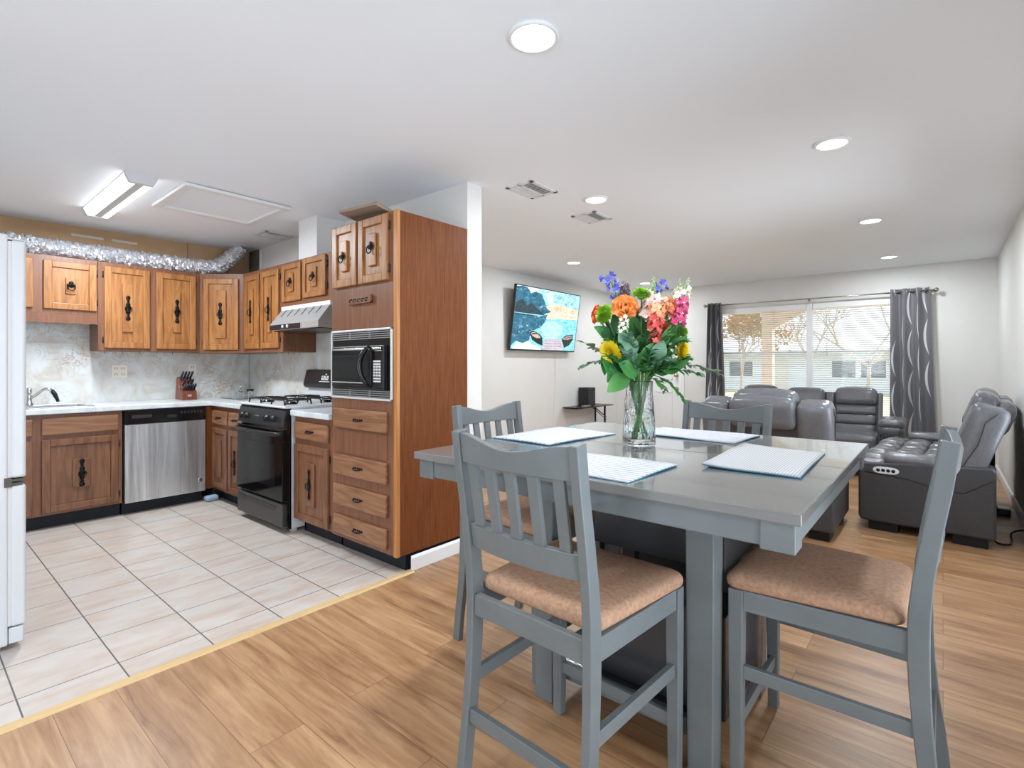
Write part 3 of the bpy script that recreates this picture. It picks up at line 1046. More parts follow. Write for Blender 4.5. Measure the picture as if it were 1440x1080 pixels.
m.torus((.550, -.0348, .20), .0045, .001, 'y', 10, 5, a0=.8, a1=5.6)
m.tube([(.558, -.0348, .206), (.558, -.0348, .194), (.563, -.0348, .194)], .001, 5)
m.build('monogram', 'blks', b)
MB().box(.004, .598, .06, .075, 0.0, .10).build('toe_kick', 'toe', t)

# gas stove
t = thing('gas_stove', 'freestanding gas stove with white top and black glass front', 'stove', (-4.398, 1.80, 0), 0)
SW = .762
MB().box(0, SW, .055, .63, .03, .905).box(.03, .07, .08, .12, 0, .03).box(SW - .07, SW - .03, .08, .12, 0, .03).box(.03, .07, .56, .60, 0, .03).box(SW - .07, SW - .03, .56, .60, 0, .03).build('body', 'white_app', t, .003)
MB().box(-.003, SW + .003, .012, .64, .905, .922).build('cooktop', 'white_app', t, .006, 3)
MB().box(.0, SW, .03, .062, .03, .905).build('front_frame', 'blk', t)
m = MB().prism([(.0, .768), (.018, .888), (.055, .905), (.06, .768)], 'x', .002, SW - .002)
p = m.build('control_panel', 'blks', t, .004)
for x in (.085, .165, .50, .60):
    k = MB()
    mt = Matrix.Translation((x, .012, .826)) @ Matrix.Rotation(R(98), 4, 'X')
    k.lathe([(.024, 0), (.024, .008), (.019, .012), (.018, .03), (.003, .032)], n=14, mtx=mt.to_3x3(), c=(x, .012, .826))
    k.box(-.004, .004, -.02, .02, .012, .036, mtx=mt)
    k.build('knob', 'blks', p)
MB().box(.285, .365, .006, .013, .83, .836, mtx=Matrix.Translation((0, 0, 0))).build('badge', 'chrome', p)
d = MB().box(.004, SW - .004, -.005, .034, .235, .752).build('oven_door', 'blkglass', t, .006, 3)
MB().box(.12, SW - .12, -.0065, -.004, .33, .64).build('oven_window', 'ovenwin', d, .004)
m = MB()
pts = [(.012 + (SW - .024) * i / 14, -.012 - .035 * math.sin(math.pi * i / 14) ** .5, .722) for i in range(15)]
m.tube(pts, .015, 10)
m.box(.01, .035, -.02, .0, .705, .738).box(SW - .035, SW - .01, -.02, 0, .705, .738)
m.build('oven_handle', 'blks', d)
w = MB()
w.box(.004, SW - .004, -.003, .034, .05, .215)
dr = w.build('storage_drawer', 'drawerblk', t, .006, 3)
MB().prism([(.10, .192), (SW - .10, .192), (SW - .13, .150), (.13, .150)], 'y', -.005, -.001).build('drawer_grip', 'blk', dr, .002)
# backguard
MB().box(.02, SW - .02, .60, .64, .922, 1.02).build('riser', 'white_app', t, .004)
g = MB().prism([(.565, 1.03), (.555, 1.05), (.585, 1.175), (.60, 1.182), (.64, 1.182), (.64, 1.02), (.58, 1.02)], 'x', .0, SW).build('backguard', 'blks', t, .012, 3)
m = MB()
mt = Matrix.Translation((0, .568, 1.11)) @ Matrix.Rotation(R(-13.5), 4, 'X')
for i in range(4):
    x = .30 + i * .028
    m.box(x, x + .004, -.0025, 0, -.018, .018, mtx=mt).box(x, x + .016, -.0025, 0, .015, .018, mtx=mt)
    m.box(x + .014, x + .018, -.0025, 0, -.018, .018 if i % 2 else 0, mtx=mt).box(x, x + .016, -.0025, 0, -.018, -.015, mtx=mt)
m.box(.27, .43, -.0025, 0, -.034, -.030, mtx=mt).box(.35, .37, -.0025, 0, .03, .036, mtx=mt)
m.build('clock_display', emit('clock_digits', (200, 205, 205), .5), g)
for i, (x, y) in enumerate(((.19, .16), (.57, .16), (.19, .45), (.57, .45))):
    m = MB()
    z = .958
    h = .105
    for a in (-h, h):
        m.tube([(x + a, y - h, .923), (x + a, y - h + .012, z), (x + a, y + h - .012, z), (x + a, y + h, .923)], .0055, 6)
        m.tube([(x - h, y + a, .923), (x - h + .012, y + a, z), (x + h - .012, y + a, z), (x + h, y + a, .923)], .0055, 6)
    for q in range(4):
        dx, dy = ((1, 0), (0, 1), (-1, 0), (0, -1))[q]
        m.tube([(x + dx * h, y + dy * h, z), (x + dx * .03, y + dy * .03, z + .003)], .005, 6)
    gr = m.build('burner_grate', 'blks', t)
    MB().lathe([(.045, .922), (.045, .930), (.03, .936), (.03, .942), (.002, .944)], (x, y, 0), 18).build('burner', 'blk', gr)

# range hood
t = thing('range_hood', 'stainless range hood under the short wall cabinet', 'hood', (-4.312, 2.445, 0), 0)
HW = .76
MB().prism([(-.005, 1.71), (-.315, 1.71), (-.322, 1.685), (-.425, 1.552), (-.425, 1.505), (-.005, 1.505)], 'x', 0, HW).build('hood_shell', 'hoodm', t, .004)
MB().box(-.001, HW + .001, -.325, -.308, 1.676, 1.712).build('top_flange', 'white', t, .002)
c = MB().box(.012, .50, -.431, -.423, 1.507, 1.549).build('control_strip', 'blks', t, .002)
for x in (.24, .315):
    MB().lathe([(.013, 0), (.012, .008), (.002, .009)], (x, -.431, 1.53), 12, mtx=Matrix.Rotation(R(90), 3, 'X')).build('knob', 'white', c)
MB().box(.03, HW - .03, -.40, -.05, 1.497, 1.506).build('filter', 'hinge', t)
m = MB()
for i in range(6):
    x = .10 + i * .11
    m.tube([(x, -.33, 1.678), (x - .008, -.375, 1.618)], .003, 5)
m.build('louvre', 'hinge', t)

# refrigerator: side panel towards the camera, doors face the stove
t = thing('refrigerator', 'white refrigerator at the left picture edge, side panel facing out', 'refrigerator', (-3.055, .318, 0), 0)
MB().box(-.78, 0, -.72, 0, .025, 1.778).box(-.76, -.70, -.08, -.02, 0, .03).box(-.08, -.02, -.08, -.02, 0, .03).box(-.76, -.70, -.70, -.64, 0, .03).box(-.08, -.02, -.70, -.64, 0, .03).build('cabinet', 'white_app', t, .008, 3)
up = MB().box(-.78, -.002, .008, .058, .735, 1.757).build('door', 'white_app', t, .012, 3, label='tall upper refrigerator door')
lo = MB().box(-.78, -.002, .008, .058, .10, .705).build('door', 'white_app', t, .012, 3, label='shorter lower freezer door')
for d, z0, z1 in ((up, .74, 1.75), (lo, .105, .70)):
    MB().box(-.775, -.006, .0, .010, z0, z1).build('gasket', 'vent', d)
    MB().tube([(-.70, .06, z0 + .08), (-.70, .095, z0 + .12), (-.70, .095, z0 + .42), (-.70, .06, z0 + .46)], .012, 8).build('handle', 'white_app', d)
MB().box(-.78, -.004, .002, .05, .028, .095).build('kick_grille', 'white_app', t, .006)
m = MB().box(-.08, .002, .0, .05, .708, .716).box(-.08, .002, .0, .05, .724, .732).box(-.006, .003, -.012, .012, .70, .74)
m.build('hinge', 'hinge', t)
MB().box(-.09, -.005, -.05, .052, 1.757, 1.764).build('hinge_cover', 'white_app', t, .003)

# built-in microwave
t = thing('microwave_oven', 'black built-in microwave with silver trim frame in the tall cabinet', 'microwave', (-3.115, 1.872, 0), 0)
x0, x1, z0, z1 = .006, .655, 1.008, 1.442
MB().box(x0, x1, -.012, 0, z0, z0 + .012).box(x0, x1, -.012, 0, z1 - .012, z1).box(x0, x0 + .012, -.012, 0, z0, z1).box(x1 - .014, x1, -.012, 0, z0, z1).build('trim_frame', 'alum', t, .002)
for za in (z0 + .014, z1 - .062):
    m = MB()
    for i in range(4):
        m.box(x0 + .014, x1 - .016, -.010, -.002, za + i * .0125, za + i * .0125 + .0065)
    for xx in (.22, .43):
        m.box(xx, xx + .008, -.011, -.002, za, za + .046)
    m.build('louvre', 'silver', t)
MB().box(x0 + .01, x1 - .012, -.003, .012, z0 + .01, z1 - .01).build('surround', 'blk', t)
MB().box(.055, .60, -.028, 0, z0 + .064, z1 - .105).build('oven_body', 'blks', t, .004)
d = MB().box(.058, .475, -.034, -.027, z0 + .075, z1 - .115).build('door', 'blkglass', t, .003)
MB().box(.075, .44, -.0358, -.033, z0 + .125, z1 - .165).build('door_window', 'ovenwin', d, .003)
MB().box(.062, .44, -.037, -.033, z0 + .10, z0 + .108).box(.062, .585, -.037, -.033, z1 - .130, z1 - .118).build('door_band', 'chrome', d, .001)
m = MB()
pts = []
for i in range(13):
    a = math.pi * i / 12
    pts.append((.475 - .045 * math.sin(a), -.036 - .045 * math.sin(a) ** .6, 1.335 - .245 * i / 12))
m.tube(pts, [.008 + .012 * math.sin(math.pi * i / 12) for i in range(13)], 8)
m.build('handle', 'blk', d)
kp = MB().box(.495, .592, -.033, -.027, z0 + .075, z1 - .135).build('keypad', 'blk', t, .002)
m = MB()
for r_ in range(8):
    if r_ in (2, 3, 4, 5):
        for c_ in range(3):
            m.box(.508 + c_ * .026, .527 + c_ * .026, -.0345, -.032, z0 + .20 - r_ * .017 + .03, z0 + .212 - r_ * .017 + .03)
    else:
        m.box(.508, .579, -.0345, -.032, z0 + .20 - r_ * .017 + .03, z0 + .210 - r_ * .017 + .03)
m.build('button', 'vent', kp)

# key rack
t = thing('key_rack', 'small brown wooden key rack with hooks above the microwave', 'rack', (-2.897, 1.872, 1.60), 0)
MB().box(0, .236, -.018, 0, 0, .012).box(.212, .236, -.02, 0, 0, .05).box(0, .236, -.006, 0, 0, .046).build('board', 'frame', t, .002)
for i in range(5):
    MB().tube([(.024 + i * .042, -.006, .032), (.024 + i * .042, -.022, .03), (.024 + i * .042, -.026, .018), (.024 + i * .042, -.02, .012)], .004, 6).build('hook', 'hinge', t)

# board above the tall cabinet
t = thing('loose_board', 'worn loose plywood board sticking out above the tall cabinet', 'board', (-2.745, 2.075, 2.126), rot=(R(-10), R(2), R(3)))
MB().box(-.20, .16, -.26, .17, 0, .022).build('panel', 'ply', t, .002)
MB().box(-.05, .17, -.10, .18, .022, .034).build('metal_sheet', 'hinge', t)

# foil duct
m = MB()
random.seed(3)
P = [(-5.535, -.45, 2.165), (-5.535, .3, 2.17), (-5.535, .9, 2.168), (-5.535, 1.4, 2.163), (-5.535, 1.75, 2.163), (-5.53, 1.98, 2.165), (-5.525, 2.08, 2.19), (-5.52, 2.16, 2.26), (-5.52, 2.235, 2.345), (-5.515, 2.285, 2.412)]
pts, rr = [], []
for a, b in zip(P, P[1:]):
    a, b = Vector(a), Vector(b)
    k = max(2, int((b - a).length / .011))
    for i in range(k):
        pts.append(a.lerp(b, i / k))
        rr.append(.072 + (.008 if len(pts) % 2 else -.004) + random.uniform(-.006, .006))
pts.append(Vector(P[-1]))
rr.append(.07)
m.tube(pts, rr, 22)
for v in m.bm.verts:
    v.co += Vector((random.uniform(-1, 1), random.uniform(-1, 1), random.uniform(-1, 1))) * .008
for fc in m.bm.faces:
    fc.smooth = False
tag(m.build('foil_duct', 'foil'), 'crinkled silver foil duct lying along the tops of the wall cabinets', 'duct')

# sockets
def plate(loc, rz, w, h, label, n=1, m_='plate'):
    t = thing('wall_socket', label, 'socket', loc, rz)
    MB().box(-w / 2, w / 2, -.007, 0, -h / 2, h / 2).build('cover_plate', m_, t, .003)
    for i in range(n):
        cx = (i - (n - 1) / 2) * .052
        s_ = MB()
        for dz in (-.026, .026):
            s_.box(cx - .011, cx - .006, -.0085, -.006, dz - .010, dz + .010).box(cx + .006, cx + .011, -.0085, -.006, dz - .010, dz + .010)
        s_.build('slot', 'slot', t)


plate((XL + .012, 1.313, 1.165), 90, .118, .115, 'ivory double wall socket on the marble panel between sink and knife block', 2)
plate((XL + .012, 1.90, 1.175), 90, .07, .115, 'ivory wall socket behind the knife block', 1)
plate((-4.745, YS - .008, 1.17), 0, .065, .12, 'pale wall plate on the marble panel left of the stove clock', 0, 'splash')

# knife block
kb = thing('knife_block', 'red-brown wooden knife block in the kitchen corner', 'knife block', (-5.488, 1.783, .896), 88)
MB().prism([(-.115, 0), (.10, 0), (.10, .085), (.02, .10), (-.055, .215), (-.075, .205)], 'x', -.06, .06, mtx=Matrix.Rotation(R(180), 4, 'Z')).build('block', 'redwood', kb, .004)
MB().box(-.016, .016, -.103, -.1, .032, .052).build('badge', 'chrome', kb)
kn0 = None
mk = Matrix.Translation(kb.location) @ Matrix.Rotation(R(88), 4, 'Z')
rows = [(-.062, .094, 5, 'lowest row of the knife block', .022, .085), (-.008, .128, 3, 'middle row of the knife block', .034, .10), (.034, .190, 4, 'top row of the knife block', .026, .115)]
order = ['leftmost', 'second from left', 'middle', 'fourth from left', 'rightmost']
for y, z, n, lab, dx, ln in rows:
    names = {5: order, 4: ['leftmost', 'second', 'third', 'rightmost'], 3: ['left', 'middle', 'right']}[n]
    for i in range(n):
        x = (i - (n - 1) / 2) * dx
        rot = (R(52), 0, R(88))
        w = mk @ Vector((x, y, z))
        t = thing('kitchen_knife', 'black handled kitchen knife, %s in the %s' % (names[i], lab), 'knife', w, rot=rot, group='knives in the wooden block')
        MB().box(-.007, .007, -.011, .011, .004, ln).build('handle', 'knife', t, .004)
        MB().box(-.005, .005, -.009, .009, -.035, .005).build('bolster', 'chrome', t, .001)

# crystal on a glass board
t = tag(MB().box(-5.45, -5.05, 2.07, 2.30, .897, .903).build('glass_board', 'crystal', None, .002), 'flat clear glass board lying on the corner of the worktop', 'board')
t = thing('crystal_decanter', 'small cut crystal decanter with pointed stopper on the glass board', 'decanter', (-5.26, 2.18, .9035))
MB().lathe([(.002, 0), (.03, .002), (.038, .02), (.036, .04), (.015, .06), (.012, .075), (.018, .082), (.002, .083)], n=10).build('bottle', 'crystal', t)
MB().lathe([(.008, .078), (.008, .088), (.018, .10), (.010, .118), (.002, .128)], n=8).build('stopper', 'crystal', t)
t = thing('crystal_creamer', 'small crystal creamer with a handle on the glass board', 'creamer', (-5.14, 2.22, .9035))
MB().lathe([(.002, 0), (.022, .002), (.03, .03), (.026, .055), (.034, .085), (.031, .085), (.022, .05), (.025, .03), (.018, .008), (.002, .007)], n=14, cap=False).build('body', 'crystal', t)
MB().torus((.04, 0, .045), .02, .004, 'y', 12, 6, a0=-1.5, a1=1.5).build('handle', 'crystal', t)
tag(MB().cushion(-5.095, -5.02, 1.79, 1.90, .001, .05, .02).build('folded_rag', 'blue'), 'small pale blue rag on the floor in the cabinet corner', 'rag')

# ------------------------------------------------------------------ dining set
TX0, TX1, TY0, TY1 = -1.446, -.222, 1.19, 2.44
TCX, TCY = (TX0 + TX1) / 2, (TY0 + TY1) / 2
t = thing('dining_table', 'square grey counter-height dining table with dark storage pedestal', 'table', (TCX, TCY, 0))
hx, hy = (TX1 - TX0) / 2, (TY1 - TY0) / 2
MB().box(-hx, hx, -hy, -.004, .888, .914).box(-hx, hx, -.0025, hy, .888, .914).build('tabletop', 'top', t, .003, 2)
m = MB()
a = .014
for sx, sy in ((-1, -1), (1, -1), (-1, 1), (1, 1)):
    m.box(min(sx * (hx - a), sx * (hx - a - .07)), max(sx * (hx - a), sx * (hx - a - .07)), min(sy * (hy - a), sy * (hy - a - .07)), max(sy * (hy - a), sy * (hy - a - .07)), .822, .888)
b = a + .006
m.box(-hx + .08, hx - .08, -hy + b, -hy + b + .022, .828, .888).box(-hx + .08, hx - .08, hy - b - .022, hy - b, .828, .888)
m.box(-hx + b, -hx + b + .022, -hy + .08, hy - .08, .828, .888).box(hx - b - .022, hx - b, -hy + .08, hy - .08, .828, .888)
m.build('apron', 'grey', t, .003)
for sx, sy in ((-1, -1), (1, -1), (-1, 1), (1, 1)):
    m = MB()
    cx, cy = sx * .2845, sy * .2555
    for (z0, w0), (z1, w1) in (((0, .038), (.888, .043)),):
        p = [[Vector((cx + u * w, cy + v * w, z)) for u, v in ((-1, -1), (1, -1), (1, 1), (-1, 1))] for z, w in ((z0, w0), (z1, w1))]
    m.rings(p, smooth=False)
    m.build('leg', 'grey', t, .004)
MB().box(-.125, .33, -.205, .205, .592, .83).build('storage_box', 'basedark', t, .003)
MB().box(-.125, .33, -.205, .205, .14, .455).build('lower_box', 'basedark', t, .003)
for x0, x1, y0, y1 in ((-.245, .245, -.275, -.245), (-.245, .245, .245, .275), (-.30, -.27, -.215, .215), (.27, .30, -.215, .215)):
    MB().box(x0, x1, y0, y1, .10, .15).build('stretcher', 'grey', t, .003)
MB().box(-.27, .27, -.24, .24, .115, .139).build('shelf', 'basedark', t, .002)
for xx in (-.11, .26):
    MB().box(xx, xx + .05, -.02, .02, .455, .592).build('spacer', 'basedark', t)


def ypost(z):
    """centre line of a rear post"""
    P = [(0, -.266), (.30, -.224), (.55, -.213), (.70, -.223), (1.035, -.281)]
    for (a, b), (c, d) in zip(P, P[1:]):
        if z <= c:
            return b + (d - b) * (z - a) / (c - a)
    return P[-1][1]


def make_chair(label, loc, rz):
    t = thing('dining_chair', label, 'chair', loc, rz, 'grey counter-height chairs around the dining table')
    zs = [0, .12, .24, .34, .42, .50, .56, .62, .70, .80, .92, 1.035]
    sm = lambda z: sum(ypost(min(1.035, max(0, z + d))) for d in (-.09, -.06, -.03, 0, .03, .06, .09)) / 7
    for sx in (-1, 1):
        m = MB()
        rs = []
        for z in zs:
            w = .0192 + .0038 * math.exp(-((z - .55) / .2) ** 2)
            xo = .2015 if z >= .5 else .2015 + .004 * (.5 - z) / .5
            y = sm(z)
            rs.append([Vector((sx * xo + u * .0135, y + v * w, z + (.006 if (v > 0 and z > 1) else 0))) for u, v in ((-1, -1), (1, -1), (1, 1), (-1, 1))])
        m.rings(rs, smooth=False)
        m.build('rear_post', 'grey', t, .003)
        m = MB()
        rs = [[Vector((sx * (.214 - (.001 if z else 0)) + u * w, .205 + v * w, z)) for u, v in ((-1, -1), (1, -1), (1, 1), (-1, 1))] for z, w in ((0, .016), (.40, .0195), (.565, .020))]
        m.rings(rs, smooth=False)
        m.build('leg', 'grey', t, .003)
    m = MB()
    m.box(-.195, .195, .195, .218, .505, .565)
    m.box(-.188, .188, -.232, -.21, .505, .565)
    for sx in (-1, 1):
        m.prism([(sx * .188, -.205), (sx * .210, -.205), (sx * .228, .186), (sx * .206, .186)], 'z', .505, .565)
    m.build('seat_frame', 'grey', t, .003)
    # padded seat
    def outline(sc, z, inset=0):
        pts = []
        n = 12
        cs = [(.236, .236), (-.236, .236), (-.205, -.192), (.205, -.192)]
        for k, (cx, cy) in enumerate(cs):
            r = .03
            sx, sy = math.copysign(1, cx), math.copysign(1, cy)
            ax, ay = cx - sx * r, cy - sy * r
            for i in range(7):
                ang = math.pi / 2 * (k + i / 6)
                pts.append(Vector(((ax + r * math.cos(ang)) * sc, (ay + r * math.sin(ang)) * sc + (1 - sc) * .02, z)))
        return pts
    m = MB()
    rs = [outline(.965, .566), outline(.99, .572), outline(1.0, .582), outline(.995, .592), outline(.975, .601), outline(.93, .608), outline(.8, .614), outline(.55, .618), outline(.25, .620)]
    m.rings(rs)
    m.build('seat', 'seat', t)
    # curved top rail, lower back rail and slats

    def rail(z0, z1, dip, th, name):
        m = MB()
        n = 16
        rs = []
        for i in range(n + 1):
            u = -1 + 2 * i / n
            x = u * .188
            bow = -.020 * (1 - u * u)
            top = z1 - dip * (.5 + .5 * math.cos(math.pi * u))
            y0, y1 = sm(z0) + bow, sm(top) + bow
            rs.append([Vector((x, y0 - th, z0)), Vector((x, y0 + th, z0)), Vector((x, y1 + th, top)), Vector((x, y1 - th, top))])
        m.rings(rs, smooth=False)
        m.build(name, 'grey', t, .002)
    rail(.950, 1.032, .030, .011, 'top_rail')
    rail(.705, .772, .0, .011, 'back_rail')
    for i in range(5):
        u = (-2 + i) / 2.55
        x = u * .188
        bow = -.020 * (1 - u * u)
        m = MB()
        m.rings([[Vector((x + a * .0165, sm(z) + bow + b * .0065, z)) for a, b in ((-1, -1), (1, -1), (1, 1), (-1, 1))] for z in (.768, .86, .954)], smooth=False)
        m.build('back_slat', 'grey', t, .0015)
    for sx in (-1, 1):
        MB().prism([(sx * .192, -.222), (sx * .211, -.222), (sx * .222, .19), (sx * .203, .19)], 'z', .305, .343).build('stretcher', 'grey', t, .002)
    MB().box(-.198, .198, .196, .214, .148, .186).build('stretcher', 'grey', t, .002)
    MB().box(-.190, .190, -.247, -.228, .203, .243).build('stretcher', 'grey', t, .002)
    return t


make_chair('grey slat-back chair with tan seat in front, back turned to the camera', (-.833, 1.292, 0), -2.6)
make_chair('grey slat-back chair with tan seat at the right table side, seen from its side', (-.262, 1.812, 0), 90)
make_chair('grey chair at the far table side, in front of the recliner, mostly hidden', (-.857, 2.348, 0), 172)
make_chair('grey chair at the left table side, beside the tall oak cabinet', (-1.392, 1.812, 0), -92.3)


def placemat(label, cx, cy, w, d, rz, m_, curl=0):
    t = thing('placemat', label, 'placemat', (cx, cy, .9145), rz, 'placemats on the dining table')
    def f(u, v, z):
        x, y = (u - .5) * w, (v - .5) * d
        return Vector((x, y, z + .0025 + .002 * math.sin(u * 5 + v * 4) + curl * max(0, (v - .45)) ** 2))
    for nm, z0, z1, mm, g in (('lining', 0.0, .0028, 'teal', 0), ('top_cloth', .0030, .0062, m_, 0)):
        m = MB()
        A = [[m.bm.verts.new(f(i / 14, j / 10, z1 - .0024)) for j in range(11)] for i in range(15)]
        B = [[m.bm.verts.new(f(i / 14, j / 10, z0 - .0020)) for j in range(11)] for i in range(15)]
        for i in range(14):
            for j in range(10):
                m.face([A[i][j], A[i + 1][j], A[i + 1][j + 1], A[i][j + 1]], 0, True)
                m.face([B[i][j], B[i][j + 1], B[i + 1][j + 1], B[i + 1][j]], 0, True)
        for i in range(14):
            m.face([A[i][0], B[i][0], B[i + 1][0], A[i + 1][0]])
            m.face([A[i][10], A[i + 1][10], B[i + 1][10], B[i][10]])
        for j in range(10):
            m.face([A[0][j], A[0][j + 1], B[0][j + 1], B[0][j]])
            m.face([A[14][j], B[14][j], B[14][j + 1], A[14][j + 1]])
        m.build(nm, mm, t)


placemat('white placemat with teal edge at the left end of the table, before the left chair', -1.285, 1.83, .46, .32, 86, 'pml')
placemat('white striped placemat with teal edge behind the nearest chair', -.845, 1.375, .45, .30, -2, 'pml')
placemat('grey dotted placemat at the right side of the table', -.432, 1.80, .49, .26, 92, 'pmd', .03)
placemat('white striped placemat at the far side, right of the vase', -.83, 2.245, .44, .29, -4, 'pml')

# ------------------------------------------------------------------ vase and bouquet
VX, VY, VZ = -.892, 1.828, .9145
m, n, l, b = newmat('vase_glass')
b.inputs['Base Color'].default_value = (.97, .99, 1, 1)
b.inputs['Roughness'].default_value = .02
b.inputs['Transmission Weight'].default_value = 1
b.inputs['IOR'].default_value = 1.28
tb = n.new('ShaderNodeTexNoise')
tb.inputs['Scale'].default_value = 1
tb.inputs['Detail'].default_value = 1
tb.inputs['Distortion'].default_value = .6
l.new(coords(n, l, (75, 75, 24), False), tb.inputs['Vector'])
bump(n, l, b, tb.outputs['Fac'], .55, .006)
M['vase'] = m
m, n, l, b = newmat('vase_water')
b.inputs['Base Color'].default_value = (.93, .97, .93, 1)
b.inputs['Roughness'].default_value = 0
b.inputs['Transmission Weight'].default_value = 1
b.inputs['IOR'].default_value = 1.14
M['water'] = m
t = thing('flower_vase', 'tall facetted glass vase of flowers in the middle of the table', 'vase', (VX, VY, VZ))
v = MB()
prof = [(.002, 0), (.050, 0), (.060, .004), (.0615, .012), (.060, .04), (.057, .10), (.053, .16), (.051, .20), (.0512, .228), (.0519, .240), (.0521, .2432), (.0515, .2446), (.0507, .2432), (.0500, .240), (.0482, .226), (.0475, .20), (.0495, .16), (.053, .10), (.056, .04), (.055, .018), (.002, .015)]
rs = []
for i, (r, z) in enumerate(prof):
    ring = []
    for j in range(36):
        a = 2 * math.pi * j / 36
        k = 1 + (.040 * math.cos(8 * a + 1.3 * math.sin(z * 70)) * math.cos(z * 95) if (1 < i < 10 and .02 < z < .2) else 0)
        ring.append(Vector((r * k * math.cos(a), r * k * math.sin(a), z)))
    rs.append(ring)
v.rings(rs, cap=True)
v.build('vase_body', 'vase', t)
MB().lathe([(.002, .0165), (.053, .0185), (.0545, .04), (.0515, .10), (.0495, .138), (.002, .138)], n=28).build('water', 'water', t)

RT = Vector((.768, .640, 0))       # sideways and depth directions of the bouquet
FD = Vector((-.640, .768, 0))
fm = lambda name, c, c2, sc=60: mat(name, c, .55, c2=c2, scale=sc)
M.update(orange=fm('orange_petal', (255, 190, 112), (254, 160, 92)), orange2=fm('red_orange_petal', (242, 112, 48), (228, 88, 48)), peach=fm('peach_petal', (250, 160, 112), (252, 190, 150)),
         lime=fm('lime_petal', (140, 186, 36), (110, 160, 22)), yellow=fm('yellow_petal', (255, 236, 70), (255, 226, 30)), coral=fm('coral_petal', (232, 88, 96), (240, 132, 110)),
         magenta=fm('magenta_petal', (214, 70, 126), (230, 110, 150)), pink=fm('pale_pink_petal', (248, 214, 204), (250, 232, 220)), whitep=fm('cream_petal', (246, 242, 226), (238, 232, 205)),
         blue2=fm('blue_petal', (84, 92, 188), (112, 116, 206)), purple=fm('dusky_purple', (112, 88, 128), (150, 128, 110)), leaf=fm('green_leaf', (68, 138, 60), (50, 114, 52), 18),
         leaf2=fm('light_green_leaf', (92, 150, 78), (70, 128, 62), 18), dusty=fm('dusty_green_leaf', (128, 164, 138), (98, 140, 112), 18), dark=fm('dark_green_leaf', (50, 102, 54), (40, 86, 46), 18),
         stem=fm('green_stem', (84, 130, 60), (64, 108, 48), 18), olive=fm('olive_leaf', (120, 132, 100), (92, 108, 84), 18), budg=fm('green_bud', (150, 186, 110), (170, 200, 130), 30))
random.seed(11)


def stem_pts(end, short=False):
    """from the foot of the vase through its mouth to the flower"""
    e = Vector(end)
    top = Vector((VX, VY, VZ + .24))
    d = Vector((e.x - VX, e.y - VY, 0))
    dl = d.length or 1e-6
    mouth = top + d / dl * min(dl, .036)
    foot = Vector((VX, VY, VZ + .022)) - d / dl * random.uniform(.012, .034)
    if short:
        foot = mouth.lerp(foot, random.uniform(.25, .55))
    p1 = mouth.lerp(e, .5) + Vector((0, 0, .025 * min(1, dl / .1)))
    return [foot, foot.lerp(mouth, .5), mouth, p1, e]


def curve(pts, n=14):
    """smooth chain through the points"""
    out = []
    P = [pts[0]] + list(pts) + [pts[-1]]
    for i in range(1, len(P) - 2):
        a, b, c, d = P[i - 1], P[i], P[i + 1], P[i + 2]
        for k in range(n // (len(pts) - 1) + 1):
            s_ = k / (n // (len(pts) - 1) + 1)
            out.append(.5 * ((2 * b) + (c - a) * s_ + (2 * a - 5 * b + 4 * c - d) * s_ ** 2 + (3 * b - a - 3 * c + d) * s_ ** 3))
    out.append(pts[-1])
    return out


def frame_to(d):
    return Vector(d).normalized().to_track_quat('Z', 'Y').to_matrix()


def flower(name, label, cat, end, r=.003, group=None):
    t = thing(name, label, cat, (VX, VY, VZ), 0, group)
    off = Vector((VX, VY, VZ))
    pts = curve(stem_pts(end, cat in ('leaf', 'foliage')))
    MB().tube([p - off for p in pts], r, 6).build('stem', 'stem', t)
    return t, Vector(end) - off


def petal(m, mt, base, ln, wd, cup, tilt, mi=0, nu=5, nv=4, ruf=0):
    """one petal growing out of base, mt orients it (local z outwards along the flower axis)"""
    def f(u, v):
        s_ = (u - .5) * 2
        w = wd * (math.sin(math.pi * min(1, .12 + .80 * v)) ** .7)
        y = ln * v
        x = s_ * w
        z = cup * (s_ * s_) * v + ruf * math.sin(s_ * 5) * v
        # tilt from upright (0) outward
        rad = base + y * math.sin(tilt) + (.25 * ln * v * v * math.sin(tilt))
        up = y * math.cos(tilt) - (.2 * ln * v * v * math.sin(tilt))
        return mt[1] + mt[0] @ (Matrix.Rotation(mt[2], 3, 'Z') @ Vector((rad - z * math.cos(tilt), x, up + z * math.sin(tilt))))
    m.grid(f, nu, nv, mi)


def rose(label, end, axis, r, m_):
    t, c = flower('rose', label, 'flower', end)
    Q = frame_to(axis)
    m = MB()
    n = 0
    for k, (num, ln, wd, tilt, base) in enumerate(((3, .75, .32, .06, .04), (4, .85, .42, .20, .10), (5, .88, .58, .42, .16), (6, .86, .70, .72, .22), (7, .84, .78, 1.0, .28))):
        for i in range(num):
            a = 2 * math.pi * (i + .5 * (k % 2)) / num + random.uniform(-.15, .15)
            petal(m, (Q, c - Q @ Vector((0, 0, r * .5)), a), base * r, ln * r, wd * r, .30 * r, tilt + random.uniform(-.06, .06))
            n += 1
    m.build('bloom', m_, t, fixn=False)
    s_ = MB()
    s_.lathe([(.001, -.75 * r), (.16 * r, -.7 * r), (.24 * r, -.5 * r), (.1 * r, -.35 * r)], c, 8, mtx=Q)
    s_.build('calyx', 'stem', t)
    return t


